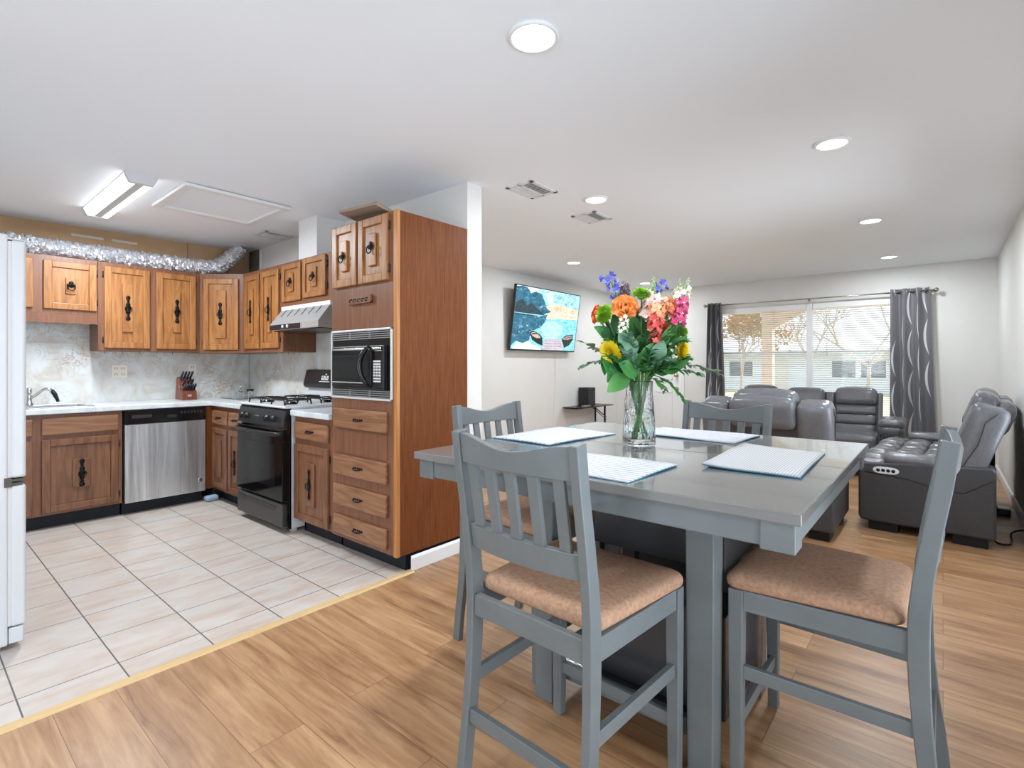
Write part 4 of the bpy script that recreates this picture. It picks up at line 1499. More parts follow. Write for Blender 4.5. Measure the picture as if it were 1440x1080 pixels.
def mum(label, end, axis, r, m_, flat=.6, n=110, name='chrysanthemum', pw=.12):
    t, c = flower(name, label, 'flower', end)
    Q = frame_to(axis)
    m = MB()
    for i in range(n):
        z = 1 - 1.25 * (i + .5) / n
        rr = math.sqrt(max(0, 1 - z * z))
        a = i * 2.39996
        d = Vector((rr * math.cos(a), rr * math.sin(a), z * flat))
        o = Q @ d
        sd_ = o.cross(Q @ Vector((0, 0, 1)))
        sd_ = sd_.normalized() if sd_.length > 1e-4 else Q @ Vector((1, 0, 0))
        L = r * random.uniform(.9, 1.06)
        w = r * pw
        p0, p1 = c + o * L * .35, c + o * L
        up = Q @ Vector((0, 0, 1)) * (r * .06)
        m.poly([p0 - sd_ * w * .5, c + o * L * .8 - sd_ * w + up, p1 + up, c + o * L * .8 + sd_ * w + up, p0 + sd_ * w * .5])
    m.ball(c, (r * .45, r * .45, r * .4 * flat), 10, 6, mtx=Q)
    m.build('bloom', m_, t, fixn=False)
    MB().ball(c - Q @ Vector((0, 0, r * .28)), (r * .4, r * .4, r * .25), 8, 5, mtx=Q).build('calyx', 'stem', t)
    return t


def floret(m, p, d, s_, mi=0, n=5):
    Q = frame_to(d)
    for i in range(n):
        a = 2 * math.pi * i / n + random.uniform(-.3, .3)
        petal(m, (Q, p, a), .15 * s_, s_, .48 * s_, .12 * s_, random.uniform(.6, 1.15), mi, 3, 3, .05 * s_)
    m.ball(p, s_ * .3, 6, 4, mi)


def spike(label, end, d, ln, s0, s1, mats, n=22, name='snapdragon', cat='flower', tip=None, w=1.0):
    """flower spike: florets spiral along the last stretch of the stem"""
    t, c = flower(name, label, cat, end)
    d = Vector(d).normalized()
    MB().tube([c - d * ln * .3, c + d * ln], [.003, .0015], 6).build('spike_stem', 'stem', t)
    k = len(mats)
    for j, mm in enumerate(mats):
        m = MB()
        for i in range(n):
            if int(i / n * k) != j:
                continue
            f_ = i / n
            a = i * 2.4
            q = frame_to(d)
            o = q @ Vector((math.cos(a), math.sin(a), .45))
            s_ = s0 + (s1 - s0) * f_
            floret(m, c + d * ln * f_ + o * s_ * .75 * w, o, s_, 0, 5)
        m.build('florets', mm, t, fixn=False, label=None if k == 1 else '%s florets' % M[mm].name.replace('_petal', '').replace('_', ' '))
    if tip:
        m = MB()
        for i in range(10):
            a = i * 2.4
            q = frame_to(d)
            m.ball(c + d * (ln + i * .0045) + q @ Vector((math.cos(a), math.sin(a), 0)) * (.007 - .0005 * i), .0052 - .0003 * i, 6, 4)
        m.build('buds', tip, t)
    return t


def leafblade(m, p, d, nrm, ln, wd, bend=.2, fold=.15, mi=0):
    d = Vector(d).normalized()
    sd_ = d.cross(Vector(nrm)).normalized()
    up = sd_.cross(d)
    def f(u, v):
        s_ = (u - .5) * 2
        w = wd * math.sin(math.pi * min(1, v ** .8 * .97 + .02)) ** .85
        return Vector(p) + d * (ln * v) + sd_ * (s_ * w) + up * (abs(s_) * w * fold - bend * ln * v * v)
    m.grid(f, 4, 7, mi)


def bigleaf(label, start, d, nrm, ln, wd, mm, bend=.2):
    t, c = flower('leaf_stem', label, 'leaf', start, .0022)
    m = MB()
    leafblade(m, c, d, nrm, ln, wd, bend)
    m.build('leaf', mm, t, fixn=False)
    return t


def spray(label, start, d, ln, n, lw, ll, mm, droop=.3, name='foliage_sprig', cat='foliage', wide=1.0):
    """sprig with paired small leaves"""
    t, c = flower(name, label, cat, start, .0018)
    d = Vector(d).normalized()
    pts = [c + d * ln * i / 8 - Vector((0, 0, droop * ln * (i / 8) ** 2)) for i in range(9)]
    MB().tube(pts, [.0016 - .0001 * i for i in range(9)], 5).build('twig', 'stem', t)
    m = MB()
    for i in range(n):
        f_ = .1 + .9 * i / n
        k = min(7, int(f_ * 8))
        p = pts[k].lerp(pts[k + 1], f_ * 8 - k)
        dd = (pts[k + 1] - pts[k]).normalized()
        sd_ = dd.cross(Vector((0, 0, 1))).normalized()
        s_ = 1 if i % 2 else -1
        o = (dd * .75 + sd_ * s_ * wide + Vector((0, 0, random.uniform(-.3, .5)))).normalized()
        leafblade(m, p, o, Vector((random.uniform(-.4, .4), random.uniform(-.4, .4), 1)), ll * random.uniform(.8, 1.15), lw, .2)
    m.build('leaves', mm, t, fixn=False)
    return t


def at(a, z, b=0):
    """a: sideways, z: world height, b: depth (negative towards the camera)"""
    return Vector((VX, VY, 0)) + RT * a + FD * b + Vector((0, 0, z))


VW = -FD                      # towards the viewer side of the bouquet
UP = Vector((0, 0, 1))
rose('large orange rose at upper left of the bouquet', at(-.064, 1.438, -.05), VW + UP * .35 - RT * .1, .046, 'orange')
rose('pale peach-orange rose at upper right of the bouquet', at(.117, 1.444, -.02), VW * .8 + UP * .5 + RT * .35, .044, 'peach')
rose('red-orange rose at the far left edge, behind a lime bloom', at(-.162, 1.418, .02), -RT + VW * .3 + UP * .2, .034, 'orange2')
rose('small red-orange rose at right, below the peach rose', at(.095, 1.356, -.02), RT * .3 + VW, .026, 'orange2')
mum('round lime green chrysanthemum at the left of the large orange rose', at(-.132, 1.413, -.01), VW * .5 - RT * .7 + UP * .4, .042, 'lime', .75, 150, pw=.10)
mum('flat lime green chrysanthemum at the top of the bouquet', at(.002, 1.487, -.03), UP * .8 + VW * .5, .040, 'lime', .55, 140, pw=.10)
mum('lime green chrysanthemum at the right edge, above a yellow bloom', at(.160, 1.346, 0), RT + VW * .5, .034, 'lime', .75, 130, pw=.10)
mum('yellow chrysanthemum at the left, tilted down', at(-.118, 1.272, -.06), VW * .50 - RT * .72 - UP * .42, .048, 'yellow', .55, 210, pw=.15)
mum('yellow chrysanthemum at the right, facing sideways', at(.150, 1.272, -.03), RT * .85 + VW * .55 - UP * .1, .048, 'yellow', .55, 190, pw=.14)
spike('coral pink snapdragon hanging in the centre of the bouquet', at(.036, 1.296, -.075), (RT * .12 + UP + FD * .15), .135, .013, .020, ['coral', 'coral', 'peach'], 30, w=1.3)
spike('magenta snapdragon with cream top at the right of the bouquet', at(.133, 1.365, -.035), (RT * .25 + UP), .145, .017, .012, ['magenta', 'magenta', 'whitep'], 26, tip='budg', w=1.3)
spike('pale pink snapdragon beside the lime top bloom', at(.028, 1.395, -.03), (RT * .2 + UP), .085, .022, .017, ['pink'], 15, w=1.4)
spike('cream snapdragon between the peach rose and the centre', at(.070, 1.385, .0), (RT * .15 + UP), .09, .021, .016, ['pink', 'whitep'], 15, w=1.4)
spike('cream snapdragon with green tip at the top right', at(.155, 1.43, .04), (RT * .12 + UP), .085, .020, .012, ['whitep'], 14, tip='budg', w=1.4)
spike('green snapdragon bud spike at the top centre', at(.052, 1.463, .0), (RT * .05 + UP), .055, .009, .006, ['budg'], 16, tip='budg')
spike('blue delphinium at the top left, leaning left', at(-.085, 1.50, 0), (UP - RT * .62), .075, .014, .016, ['blue2'], 8, name='delphinium', w=1.5)
spike('blue delphinium at the top right', at(.094, 1.50, .04), (UP + RT * .05), .045, .013, .012, ['blue2'], 6, name='delphinium', w=1.9)
spike('small blue delphinium floret stem beside the dusky sprig', at(-.088, 1.47, .03), (UP - RT * .1), .02, .012, .012, ['blue2'], 4, name='delphinium')
spike('dusky purple filler sprig at the upper left', at(-.05, 1.465, .02), (UP), .065, .010, .010, ['purple', 'purple'], 20, name='filler_sprig', cat='foliage', w=1.6)
spike('small white filler flowers under the large orange rose', at(-.075, 1.335, -.06), (UP + RT * .1), .06, .008, .008, ['whitep'], 18, name='filler_sprig', cat='foliage', w=2.2)
spike('small white filler flowers at the right beside the yellow bloom', at(.108, 1.23, -.05), (UP + RT * .1), .07, .007, .007, ['whitep'], 16, name='filler_sprig', cat='foliage', w=2.2)

L = [
    ('broad green leaf hanging lowest at the left, over the vase neck', (-.055, 1.185, -.06), -RT * .75 - UP * .55 + VW * .3, VW + UP * .5, .105, .034, 'leaf2', .1),
    ('broad dark leaf at the left, just above the lowest leaf', (-.07, 1.235, -.05), -RT * .62 - UP * .75 + VW * .2, VW + UP * .2, .10, .030, 'leaf', .1),
    ('pointed dark leaf hanging below the left yellow bloom', (-.13, 1.275, -.03), -RT * .1 - UP + VW * .1, VW, .095, .020, 'leaf', -.05),
    ('rounded leaf at the centre above the vase mouth', (-.02, 1.19, -.07), -RT * .5 + UP * .25 + VW * .3, VW + UP * .3, .095, .036, 'leaf', .1),
    ('dusty grey-green broad leaf below the orange rose', (-.03, 1.255, -.07), -RT * .55 + UP * .8, VW + RT * .1, .105, .036, 'dusty', .1),
    ('pale green leaf in the centre, below the coral snapdragon', (.00, 1.225, -.08), RT * .35 + UP * .8, VW, .085, .030, 'leaf2', .05),
    ('upright green leaf right of the coral snapdragon', (.06, 1.27, -.06), RT * .45 + UP, VW - RT * .2, .11, .018, 'leaf2', .05),
    ('dusty leaf at the centre right', (.04, 1.23, -.075), RT * .25 + UP * .8 + VW * .2, VW, .09, .030, 'dusty', .1),
    ('green leaf behind the coral snapdragon', (.015, 1.30, .0), UP - RT * .2, VW, .13, .03, 'dark', 0),
    ('dark leaf behind the orange rose', (-.06, 1.31, .01), UP - RT * .3, VW, .12, .032, 'dark', 0),
    ('dark leaf at the right behind the small red-orange rose', (.085, 1.27, .01), UP + RT * .3, VW, .12, .03, 'dark', 0),
    ('dark leaf low at the right above the vase mouth', (.05, 1.19, -.04), RT * .7 + UP * .4, VW + UP * .3, .09, .028, 'dark', .1),
    ('olive leaf tall at the centre back', (-.01, 1.34, .02), UP + RT * .05, VW, .13, .016, 'olive', 0),
    ('green leaf at the left behind the lime bloom', (-.10, 1.33, .0), -RT * .7 + UP * .4, VW + UP * .4, .08, .022, 'dark', .1),
]
for lb, p, d, nr, ln, wd, mm, bd in L:
    bigleaf(lb, at(*p[:2], p[2]), d, nr, ln, wd, mm, bd)
for i in range(24):
    a = -.09 + .19 * (i % 8) / 7
    zz = 1.195 + .062 * (i // 8) + random.uniform(-.012, .012)
    wo = ('lowest row', 'middle row', 'top row')[i // 8]
    nm = ('far left', 'left', 'left of centre', 'just left of centre', 'just right of centre', 'right of centre', 'right', 'far right')[i % 8]
    bigleaf('green filler leaf in the bouquet, %s, %s of leaves' % (nm, wo), at(a, zz, -.05 + .03 * (i // 8)), RT * (a * 7 + random.uniform(-.3, .3)) + UP * random.uniform(.35, .9) + VW * random.uniform(.1, .5), VW + UP * .3 + RT * random.uniform(-.4, .4), random.uniform(.075, .10), random.uniform(.022, .034), ('leaf', 'dark', 'leaf', 'leaf2')[i % 4], .15)
for i in range(10):
    a = -.085 + .185 * (i % 5) / 4
    spray('feathery green sprig in the bouquet front, %s, %s' % (('far left', 'left', 'centre', 'right', 'far right')[i % 5], ('lower row', 'upper row')[i // 5]), at(a * .8, 1.20 + .065 * (i // 5), -.075 + .02 * (i // 5)), RT * (a * 8) + UP * .8 + VW * .35, .11, 30, .007, .034, ('leaf', 'leaf2', 'dusty', 'leaf', 'dark')[(i * 2) % 5], .25)
SP = [
    ('fern sprig reaching far right towards the curtain', (.10, 1.225, -.02), RT + UP * .05, .20, 30, .008, .040, 'olive', .22),
    ('second fern sprig at the lower right', (.08, 1.20, -.05), RT * .9 + UP * .1 + VW * .3, .13, 28, .008, .038, 'leaf', .2),
    ('fern sprig drooping over the vase rim at the right', (.05, 1.18, -.05), RT * .8 - UP * .15 + VW * .3, .10, 18, .006, .03, 'leaf', .7),
    ('dusty fern sprig at the centre front', (.0, 1.20, -.08), RT * .5 + UP * .55 + VW * .4, .12, 30, .008, .038, 'dusty', .3),
    ('thin olive sprig at the far left, pointing up', (-.11, 1.25, 0), -RT * .8 + UP * .55, .12, 14, .011, .048, 'olive', .1),
    ('dark berry sprig drooping at the far left', (-.13, 1.235, -.02), -RT + UP * .05, .10, 11, .010, .034, 'dark', .3),
    ('leafy sprig filling the middle right', (.06, 1.24, -.04), RT * .3 + UP * .9, .12, 26, .008, .036, 'leaf', .1),
    ('leafy sprig filling the middle left', (-.03, 1.24, -.02), -RT * .35 + UP * .9, .12, 26, .009, .036, 'leaf', .1),
    ('leafy sprig right of centre, low', (.08, 1.20, -.02), RT * .7 + UP * .6, .12, 28, .007, .034, 'leaf', .2),
    ('leafy sprig left of centre, low', (-.045, 1.20, .01), -RT * .8 + UP * .5, .11, 22, .010, .036, 'leaf', .2),
    ('dark sprig behind the bouquet centre', (.0, 1.27, .05), UP, .14, 30, .009, .036, 'dark', 0),
    ('dark sprig behind the right blooms', (.08, 1.28, .04), UP + RT * .35, .12, 26, .008, .034, 'dark', .1),
    ('dark sprig behind the left blooms', (-.08, 1.28, .05), UP - RT * .3, .12, 26, .008, .034, 'dark', .1),
    ('yellow-green sprig over the vase rim', (.035, 1.17, -.05), RT * .4 + VW * .5 + UP * .1, .06, 16, .006, .026, 'leaf2', .9),
    ('leafy sprig at the front, above the vase mouth', (.01, 1.175, -.055), VW * .5 + UP * .7 - RT * .2, .09, 24, .009, .034, 'leaf', .3),
    ('leafy sprig at front right, above the vase mouth', (.045, 1.18, -.05), VW * .45 + UP * .7 + RT * .4, .10, 26, .008, .034, 'dark', .3),
]
for lb, p, d, ln, n_, lw, ll, mm, dr in SP:
    spray(lb, at(*p[:2], p[2]), d, ln, n_, lw, ll, mm, dr)

# ------------------------------------------------------------------ television
tilt = math.atan2(.12, .83)
t = thing('television', 'flat wall television showing a mountain lake with two boats, tilted downwards', 'television', (-4.19, 5.80, 1.832), rot=(0, tilt, R(0)))
TW, TH = 1.50, .845        # screen faces +x, local y along the wall
hw, hh = TW / 2, TH / 2
MB().box(-.04, 0, -hw, hw, -hh, hh).build('casing', 'blks', t, .004)
tvm = []
for nm, c, c2 in (('sky', (170, 226, 236), (225, 244, 246)), ('peak', (70, 160, 180), (190, 232, 236)), ('cliff', (8, 66, 96), (36, 118, 146)), ('shore', (244, 226, 214), (232, 196, 170)),
                  ('trees', (226, 160, 120), (250, 226, 200)), ('lake', (84, 182, 206), (150, 220, 230)), ('glint', (214, 244, 246), (240, 250, 250)), ('lakel', (130, 208, 222), (196, 236, 240)), ('hull', (26, 42, 46), (14, 24, 26)), ('hullin', (156, 104, 96), (210, 190, 184)), ('dock', (176, 164, 180), (204, 194, 204)), ('line', (20, 40, 56), (30, 60, 74))):
    m, n, l, b = newmat('screen_' + nm)
    v = coords(n, l, (1, 5, 9), False)
    f = noise(n, l, v, 2.6, 6, .65, 1.2)
    r = ramp(n, [(.35, lin(c)), (.58, lin(c2)), (.74, lin((214, 240, 244)) if nm in ('cliff', 'peak', 'lake', 'lakel') else lin(c2))])
    l.new(f, r.inputs[0])
    b.inputs['Base Color'].default_value = (.01, .01, .01, 1)
    l.new(r.outputs[0], b.inputs['Emission Color'])
    b.inputs['Emission Strength'].default_value = .92
    b.inputs['Roughness'].default_value = .25
    tvm.append(m)
ix = {k: i for i, k in enumerate(('sky', 'peak', 'cliff', 'shore', 'trees', 'lake', 'glint', 'lakel', 'hull', 'hullin', 'dock', 'line'))}
m = MB()
lay = [0]
def shp(k, pts):
    lay[0] += 1
    m.poly([(.0012 + .00012 * lay[0], -hw + .012 + (TW - .024) * u, hh - .012 - (TH - .03) * v) for u, v in pts], ix[k])
shp('sky', [(0, 0), (1, 0), (1, .36), (0, .36)])
shp('lake', [(0, .36), (1, .36), (1, 1), (0, 1)])
shp('peak', [(.30, .02), (.55, 0), (1, 0), (1, .34), (.62, .36), (.40, .26)])
shp('sky', [(.42, .06), (.52, .02), (.56, .2), (.50, .24)])
shp('shore', [(.44, .30), (.52, .22), (.62, .21), (1, .28), (1, .36), (.44, .38)])
shp('trees', [(.56, .24), (.70, .22), (1, .27), (1, .34), (.60, .33)])
shp('cliff', [(0, .02), (.08, 0), (.16, .02), (.20, .10), (.27, .05), (.36, .08), (.42, .2), (.46, .30), (.54, .35), (.40, .42), (0, .42)])
shp('line', [(0, .28), (.09, .20), (.17, .30), (.22, .24), (.34, .34), (.44, .42), (0, .42)])
shp('line', [(0, .45), (.40, .45), (.30, .52), (.22, .60), (.16, .54), (.08, .66), (0, .58)])
shp('shore', [(.46, .38), (1, .37), (1, .43), (.62, .46), (.5, .48), (.44, .46)])
shp('trees', [(.58, .39), (1, .385), (1, .42), (.62, .44)])
shp('cliff', [(0, .45), (.36, .45), (.48, .40), (.46, .52), (.40, .62), (.30, .68), (.24, .86), (.15, .90), (.06, .87), (0, .95)])
shp('line', [(0, .43), (.34, .44), (.34, .455), (0, .45)])
shp('lakel', [(.47, .53), (.60, .50), (.74, .56), (.76, .70), (.66, .80), (.50, .80), (.40, .66)])
shp('glint', [(.02, 1), (.08, .88), (.16, .91), (.24, .86), (.30, .92), (.42, .95), (.44, 1)])
shp('hull', [(.24, .72), (.30, .69), (.40, .74), (.445, .80), (.46, .93), (.38, .90), (.29, .84)])
shp('hullin', [(.26, .73), (.31, .705), (.38, .75), (.425, .80), (.36, .81), (.29, .78)])
shp('hull', [(.27, .735), (.36, .725), (.36, .74), (.28, .755)])
shp('hull', [(.76, .80), (.82, .73), (.95, .70), (.955, .80), (.90, .90), (.82, .95), (.79, .88)])
shp('hullin', [(.775, .80), (.83, .75), (.94, .72), (.935, .77), (.87, .80)])
shp('hull', [(.81, .775), (.94, .735), (.94, .75), (.82, .79)])
shp('dock', [(.50, .80), (.755, .80), (.81, 1), (.44, 1)])
for q in (.84, .88, .93):
    shp('line', [(.48, q), (.775, q), (.777, q + .004), (.478, q + .004)])
m.build('screen', tvm, t, fixn=False)
MB().box(-.001, .004, -hw, hw, -hh, -hh + .018).box(-.001, .002, -hw, -hw + .010, -hh, hh).box(-.001, .002, hw - .010, hw, -hh, hh).box(-.001, .002, -hw, hw, hh - .010, hh).build('bezel', 'blks', t, .001)
MB().box(-.10, -.04, -.15, .15, -.12, .12).build('wall_bracket', 'hinge', t, .003)
m = MB()
pts = [(XT + .05, 6.16, 1.43), (XT + .012, 6.165, 1.38), (XT + .006, 6.17, 1.0), (XT + .006, 6.15, .75), (XT + .006, 6.13, .5), (XT + .007, 6.12, .31)]
tvi = (Matrix.Translation(t.location) @ t.rotation_euler.to_matrix().to_4x4()).inverted()
m.tube([tvi @ p for p in curve([Vector(p) for p in pts], 30)], .004, 6)
m.build('power_cord', 'vent', t, label='thin white cord hanging down the wall')

# shelf table with router
t = thing('folding_shelf_table', 'narrow black folding table against the television wall', 'table', (-4.14, 6.85, 0))
MB().box(-.18, .14, -.50, .46, .588, .602).build('tabletop', 'blks', t, .003)
MB().box(-.12, .08, -.54, -.42, .582, .608).build('end_cap', 'blk', t, .004)
MB().tube([(.05, .34, 0), (.05, .34, .588)], .016, 8).build('leg', 'blks', t)
MB().tube([(-.12, .34, 0), (-.12, .34, .588)], .016, 8).build('leg', 'blks', t)
MB().tube([(.05, .39, .40), (.05, .02, .585)], .008, 6).tube([(.05, .39, .36), (.05, -.04, .585)], .006, 6).build('brace', 'blks', t)
t = thing('computer_box', 'small black ribbed box standing on the folding table', 'box', (-4.19, 6.88, .603))
MB().box(-.12, .05, -.11, .11, 0, .275).build('case', 'blks', t, .006)
m = MB()
for i in range(12):
    m.box(.05, .054, -.10, .07, .02 + i * .02, .028 + i * .02)
m.build('rib', 'blk', t)
tag(MB().box(-4.10, -4.05, 6.52, 6.72, .603, .622).build('wood_tray', 'ply', None, .003), 'tiny tan tray in front of the black ribbed box', 'tray')

# ------------------------------------------------------------------ recliners and sofa
def recliner(name, label, loc, rz, seats, W_, lean=0.0, hgt=0, group=None):
    """power recliner; seats lists the middle of every seat, W_ is half the overall width"""
    t = thing(name, label, name, loc, rz, group)
    ai = W_ - .175
    sw = ai / len(seats)
    for x in (-1, 1):
        for y0, y1 in ((-.32, -.14), (.16, .34)):
            MB().box(min(x * (W_ - .16), x * (W_ - .03)), max(x * (W_ - .16), x * (W_ - .03)), y0, y1, 0, .075).build('foot', 'base', t, .004)
        m = MB()
        mm = [(-.36, .065), (.385, .065), (.40, .10), (.40, .44), (.375, .50), (.10, .525), (-.345, .545), (-.36, .52)]
        m.prism(mm, 'x', min(x * ai, x * W_), max(x * ai, x * W_))
        m.build('arm', 'leather_shaded', t, .02, 4)
        MB().cushion(min(x * (ai - .005), x * (W_ + .005)), max(x * (ai - .005), x * (W_ + .005)), -.06, .25, .50, .572, .035, crown=.010).build('arm_pad', 'leather', t)
        MB().box(min(x * (ai + .015), x * (W_ - .015)), max(x * (ai + .015), x * (W_ - .015)), .265, .375, .499, .510).build('cup_plate', 'chrome', t, .003)
        m = MB()
        xo = x * (W_ + .002)
        m.tube([(xo, .36, .43), (xo, .1, .405), (xo, -.08, .36), (xo, -.2, .355), (xo, -.355, .47)], .003, 5)
        m.build('piping', 'seam', t)
    MB().box(-ai - .005, ai + .005, -.33, .36, .07, .30).build('base', 'leather_shaded', t, .01)
    mt = Matrix.Translation((0, -.14, .42)) @ Matrix.Rotation(R(19 + lean), 4, 'X')
    MB().prism([(-.10, -.05), (.0, -.05), (.03, .10), (.02, .30), (.02, .44), (-.02, .50), (-.07, .50), (-.10, .42), (-.10, .2)], 'x', -W_ + .06, W_ - .06, mtx=mt).build('back', 'leather_shaded', t, .03, 4)
    for c in seats:
        MB().cushion(c - sw + .005, c + sw - .005, .34, .43, .10, .46, .04).build('footrest', 'leather', t)
        m = MB()
        q = (sw - .01) / 3
        for i in (-1, 0, 1):
            for y0, y1 in ((-.17, .07), (.06, .25), (.24, .43)):
                m.cushion(c + i * 2 * q - q - .003, c + i * 2 * q + q + .003, y0, y1, .32, .515 + .012 * (i == 0), .045, crown=.018)
        m.build('seat', 'leather', t)
        h = min(.27, sw - .06)
        MB().cushion(c - h - .005, c + h + .005, -.155, -.03, .36 + hgt, .60 + hgt, .06, mtx=mt, crown=.012).build('back_pillow', 'leather', t)
        MB().cushion(c - h, c + h, -.06, .10, .36, .615 + hgt, .055, mtx=mt, crown=.02).build('headrest', 'leather', t)
        m = MB()
        for z0, z1 in ((.0, .125), (.12, .245), (.24, .365)):
            m.cushion(c - h + .01, c + h - .01, .0, .085, z0, z1, .035, mtx=mt)
        m.build('back_cushion', 'leather', t)
        for x in (-1, 1):
            e = c + x * (sw + (.165 if len(seats) == 1 or x * c > 0 else -.002))
            a_, b_ = sorted((c + x * (h - .005), e))
            MB().cushion(a_, b_, -.13, .085, .02, .565, .06, mtx=mt).build('back_wing', 'leather', t)
    for x in (-1, 1):
        m = MB()
        xo = x * (W_ - .006)
        m.tube([mt @ Vector((xo, -.02, .02)), mt @ Vector((xo, -.01, .12)), mt @ Vector((xo, -.035, .3)), mt @ Vector((xo, -.02, .45)), mt @ Vector((xo, -.06, .53))], .003, 5)
        m.build('piping', 'seam', t)
    c = MB().prism([(.23 + .078 * math.copysign(abs(math.cos(a)) ** .5, math.cos(a)), .452 + .025 * math.sin(a)) for a in [2 * math.pi * i / 32 for i in range(32)]], 'x', -W_ - .006, -W_ + .004).build('control_plate', 'alum', t, .002)
    for i in range(4):
        MB().lathe([(.0125, 0), (.011, .004), (.002, .0045)], (-W_ - .006, .185 + i * .03, .452), 12, mtx=Matrix.Rotation(R(-90), 3, 'Y')).build('button', 'blk', c)
    return t


recliner('loveseat', 'grey leather power loveseat at right, facing left, silver control panel on its arm', (-.045, 5.508, 0), 87, (-.35, .35), .88)
recliner('recliner', 'grey leather recliner behind the far dining chair, seen from its back', (-1.03, 4.46, 0), 0, (0,), .46, -6)

t = thing('sofa', 'long grey leather reclining sofa under the living room window', 'sofa', (-1.33, 7.22, 0), 180)
for sx in (-1, 1):
    m = MB()
    m.cushion(min(sx * .79, sx * 1.02), max(sx * .79, sx * 1.02), -.36, .50, .06, .56, .045)
    m.build('arm', 'leather_shaded', t)
    MB().cushion(min(sx * .785, sx * 1.025), max(sx * .785, sx * 1.025), -.10, .44, .545, .635, .04, crown=.015).build('arm_pad', 'leather', t)
    m = MB()
    for i in range(7):
        x = sx * (.81 + i * .031)
        m.tube([(x, .503, .14), (x, .505, .50)], .006, 5)
    for i in range(5):
        m.tube([(sx * .80, .504, .17 + i * .075), (sx * 1.01, .504, .17 + i * .075)], .004, 5)
    m.build('quilting', 'seam', t)
    for y in (-.30, .38):
        MB().box(sx * .9 - .05, sx * .9 + .05, y, y + .08, 0, .07).build('foot', 'base', t)
MB().box(-.80, .80, -.36, .42, .06, .30).build('base', 'leather_shaded', t, .01)
for i in range(3):
    x = -.53 + i * .53
    MB().cushion(x - .263, x + .263, -.12, .47, .28, .45, .05, crown=.02).build('seat', 'leather', t)
    MB().cushion(x - .255, x + .255, .43, .50, .09, .30, .03).build('footrest', 'leather', t)
    mt = Matrix.Translation((0, -.13, .38)) @ Matrix.Rotation(R(12), 4, 'X')
    hd = -.02 if i == 1 else 0
    MB().cushion(x - .21, x + .21, -.02, .12, .36 + hd * 2, .565 + hd, .055, mtx=mt, crown=.015).build('headrest', 'leather', t)
    m = MB()
    for z0, z1 in ((.02, .135), (.13, .25), (.245, .365)):
        m.cushion(x - .20, x + .20, .0, .095, z0, z1, .035, mtx=mt)
    m.build('back_cushion', 'leather', t)
mt = Matrix.Translation((0, -.13, .38)) @ Matrix.Rotation(R(12), 4, 'X')
MB().cushion(-.785, .785, -.14, .03, -.1, .525, .05, mtx=mt).build('back', 'leather_shaded', t)
for x in (-.265, .265):
    MB().cushion(x - .05, x + .05, -.02, .065, .0, .515, .03, mtx=mt).build('back_divider', 'leather', t)
for sx in (-1, 1):
    MB().cushion(min(sx * .74, sx * .79), max(sx * .74, sx * .79), -.02, .06, .0, .52, .02, mtx=mt).build('back_wing', 'leather', t)

# power brick and cable behind the recliner
tag(MB().box(.335, .42, 5.75, 5.87, .001, .06).build('power_brick', 'blk', None, .008), 'black power brick on the floor behind the right recliner', 'power brick')
m = MB()
m.tube(curve([Vector(p) for p in ((.262, 4.90, .02), (.29, 4.83, .006), (.345, 4.84, .006), (.365, 4.95, .006), (.37, 5.06, .03), (.41, 5.10, .05), (.462, 5.12, .06))], 40), .006, 6)
tag(m.build('power_cable', 'blk'), 'black cable curling over the floor behind the right recliner', 'cable')

# ------------------------------------------------------------------ curtains
t = thing('curtain_rod', 'thin nickel curtain rod with round end knobs above the window', 'curtain rod', (0, 7.90, 2.112))
MB().tube([(-2.76, 0, 0), (-.07, 0, 0)], .009, 10).build('rod', 'rod', t)
for x, s_ in ((-2.77, -1), (-.06, 1)):
    MB().ball((x, 0, 0), .026, 12, 8).build('finial', 'rod', t)
for x in (-2.735, -1.40, -.095):
    MB().tube([(x, .0, -.004), (x, .05, -.012), (x, .099, -.012)], .006, 6).box(x - .012, x + .012, .092, .099, -.045, .02).build('bracket', 'rod', t)


def curtain(label, x0, x1, xb0, xb1, folds, z0, z1, seed):
    random.seed(seed)
    ph = random.uniform(0, 6)
    t = thing('curtain', label, 'curtain', ((x0 + x1) / 2, 7.90, 0), 0, 'grey curtains at the living room window')
    cx = (x0 + x1) / 2
    def f(u, v):
        z = z1 + (z0 - z1) * (1 - v)
        a, b = x0 + (xb0 - x0) * (1 - v), x1 + (xb1 - x1) * (1 - v)
        x = a + (b - a) * (u + .03 * math.sin(u * 17 + ph))
        y = -.002 + .043 * math.sin(u * folds * 2 * math.pi + ph) * (1 - .25 * (1 - v)) + .012 * math.sin(u * 23 + v * 5)
        return Vector((x - cx, y - .006, z))
    m = MB()
    m.grid(f, 90, 26, 0, True, True)
    o = m.build('cloth', 'curtain', t, fixn=False)
    s_ = o.modifiers.new('thick', 'SOLIDIFY')
    s_.thickness = .003
    for i in range(int(folds * 2)):
        u = (i + .5) / (folds * 2)
        MB().torus((x0 + (x1 - x0) * u - cx, 0, 2.112), .020, .004, 'x', 12, 5).build('grommet', 'rod', t)


curtain('grey curtain with silver arcs at the left window edge', -2.715, -2.52, -2.775, -2.43, 3.0, .05, 2.147, 2)
curtain('grey curtain with silver arcs at the right window edge', -.492, -.135, -.50, -.065, 3.0, .05, 2.15, 5)

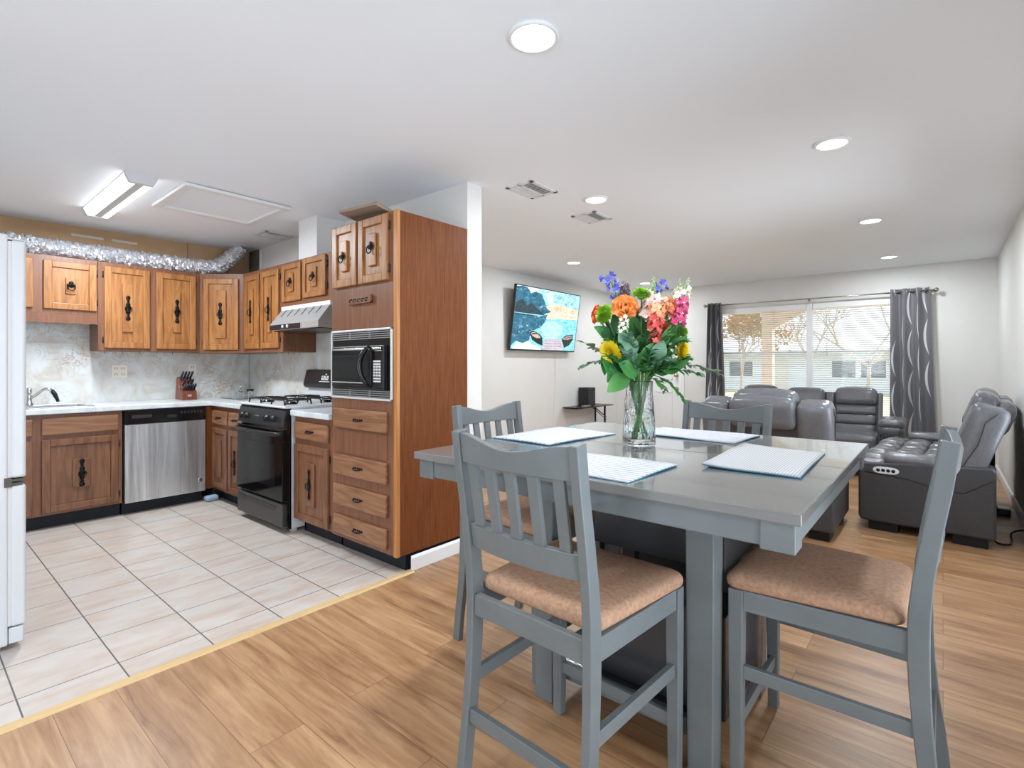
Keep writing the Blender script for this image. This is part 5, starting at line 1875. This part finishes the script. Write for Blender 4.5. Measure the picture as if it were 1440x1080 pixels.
# ------------------------------------------------------------------ outdoors
struct('trim_11', MB().box(-60, 60, 9.9, 90, -.75, -.6), 'lawn', label='pale lawn in front of the house')
struct('trim_12', MB().box(-6, 4, 8.14, 9.9, -.65, -.12), 'conc', label='concrete porch slab outside the window')
struct('trim_13', MB().box(-6, 4, 8.1, 9.95, 2.34, 2.48).box(-6, 4, 9.62, 9.78, 2.13, 2.34), 'post', label='peach porch roof and beam outside the window')
t = thing('porch_post', 'square peach porch post outside the left window half', 'post', (-2.32, 9.70, -.12))
MB().box(-.085, .085, -.085, .085, 0, 2.25).build('shaft', 'post', t, .004)
MB().prism([(.085, 2.25), (.62, 2.25), (.085, 1.95)], 'y', -.05, .05).build('bracket', 'post', t)
t = thing('neighbour_house', 'pale blue one-storey house across the street, seen through the blinds', 'house', (-14, 40, -.62))
MB().box(-16, 22, 0, 9, 0, 2.62).build('wall', 'siding', t)
MB().prism([(-.9, 2.58), (-.9, 2.75), (4.5, 4.6), (9.9, 2.75), (9.9, 2.58)], 'x', -17, 23).build('roof', 'roofm', t)
for x, w in ((9.0, 1.3), (10.6, 1.3), (-2, 2.0), (-9, 1.6), (2.6, 1.6), (14.5, 1.8)):
    o = MB().box(x - w / 2 - .1, x + w / 2 + .1, -.06, .0, .95, 2.2).build('window', 'white', t)
    MB().box(x - w / 2, x + w / 2, -.08, -.06, 1.05, 2.1).build('pane', 'winm', o)
for x in (5.2,):
    MB().box(x - .5, x + .5, -.07, 0, .1, 2.2).build('door', 'cream', t)


def tree(label, loc, h, seed, leaves, lm, r0=.10):
    random.seed(seed)
    t = thing('tree', label, 'tree', loc, 0, 'trees in the front yard')
    m = MB()
    lf = MB()
    def grow(p, d, ln, r, k):
        q = p + d * ln * .5 + Vector((random.uniform(-1, 1), random.uniform(-1, 1), 0)) * ln * .05
        e = p + d * ln
        m.tube([p, q, e], [r, r * .85, r * .68], 5 if k > 1 else 7)
        if k >= 5:
            if leaves:
                for _ in range(leaves):
                    c = e + Vector((random.gauss(0, .25), random.gauss(0, .25), random.gauss(0, .22)))
                    a = Vector((random.gauss(0, 1), random.gauss(0, 1), random.gauss(0, 1))).normalized()
                    b_ = a.orthogonal().normalized()
                    s_ = random.uniform(.06, .12)
                    lf.poly([c - a * s_, c + b_ * s_ * .6, c + a * s_, c - b_ * s_ * .6])
            return
        for i in range(3 if k < 4 else 2):
            dd = (d + Vector((random.gauss(0, .55), random.gauss(0, .55), random.gauss(.12, .3)))).normalized()
            grow(e, dd, ln * random.uniform(.62, .85), r * .62, k + 1)
    grow(Vector((0, 0, 0)), Vector((0, 0, 1)), h * .3, r0, 0)
    m.build('branches', 'bark', t)
    if leaves:
        lf.build('crown', lm, t, fixn=False)


tree('tree with orange-brown leaves seen through the left window half', (-8.5, 30, -.6), 4.6, 4, 12, 'leaft')
tree('bare tree seen through the right window half', (-2.0, 22, -.6), 6.0, 9, 0, None, .09)
tree('second bare tree farther right behind the blinds', (-4.5, 26, -.6), 6.0, 21, 0, None, .09)
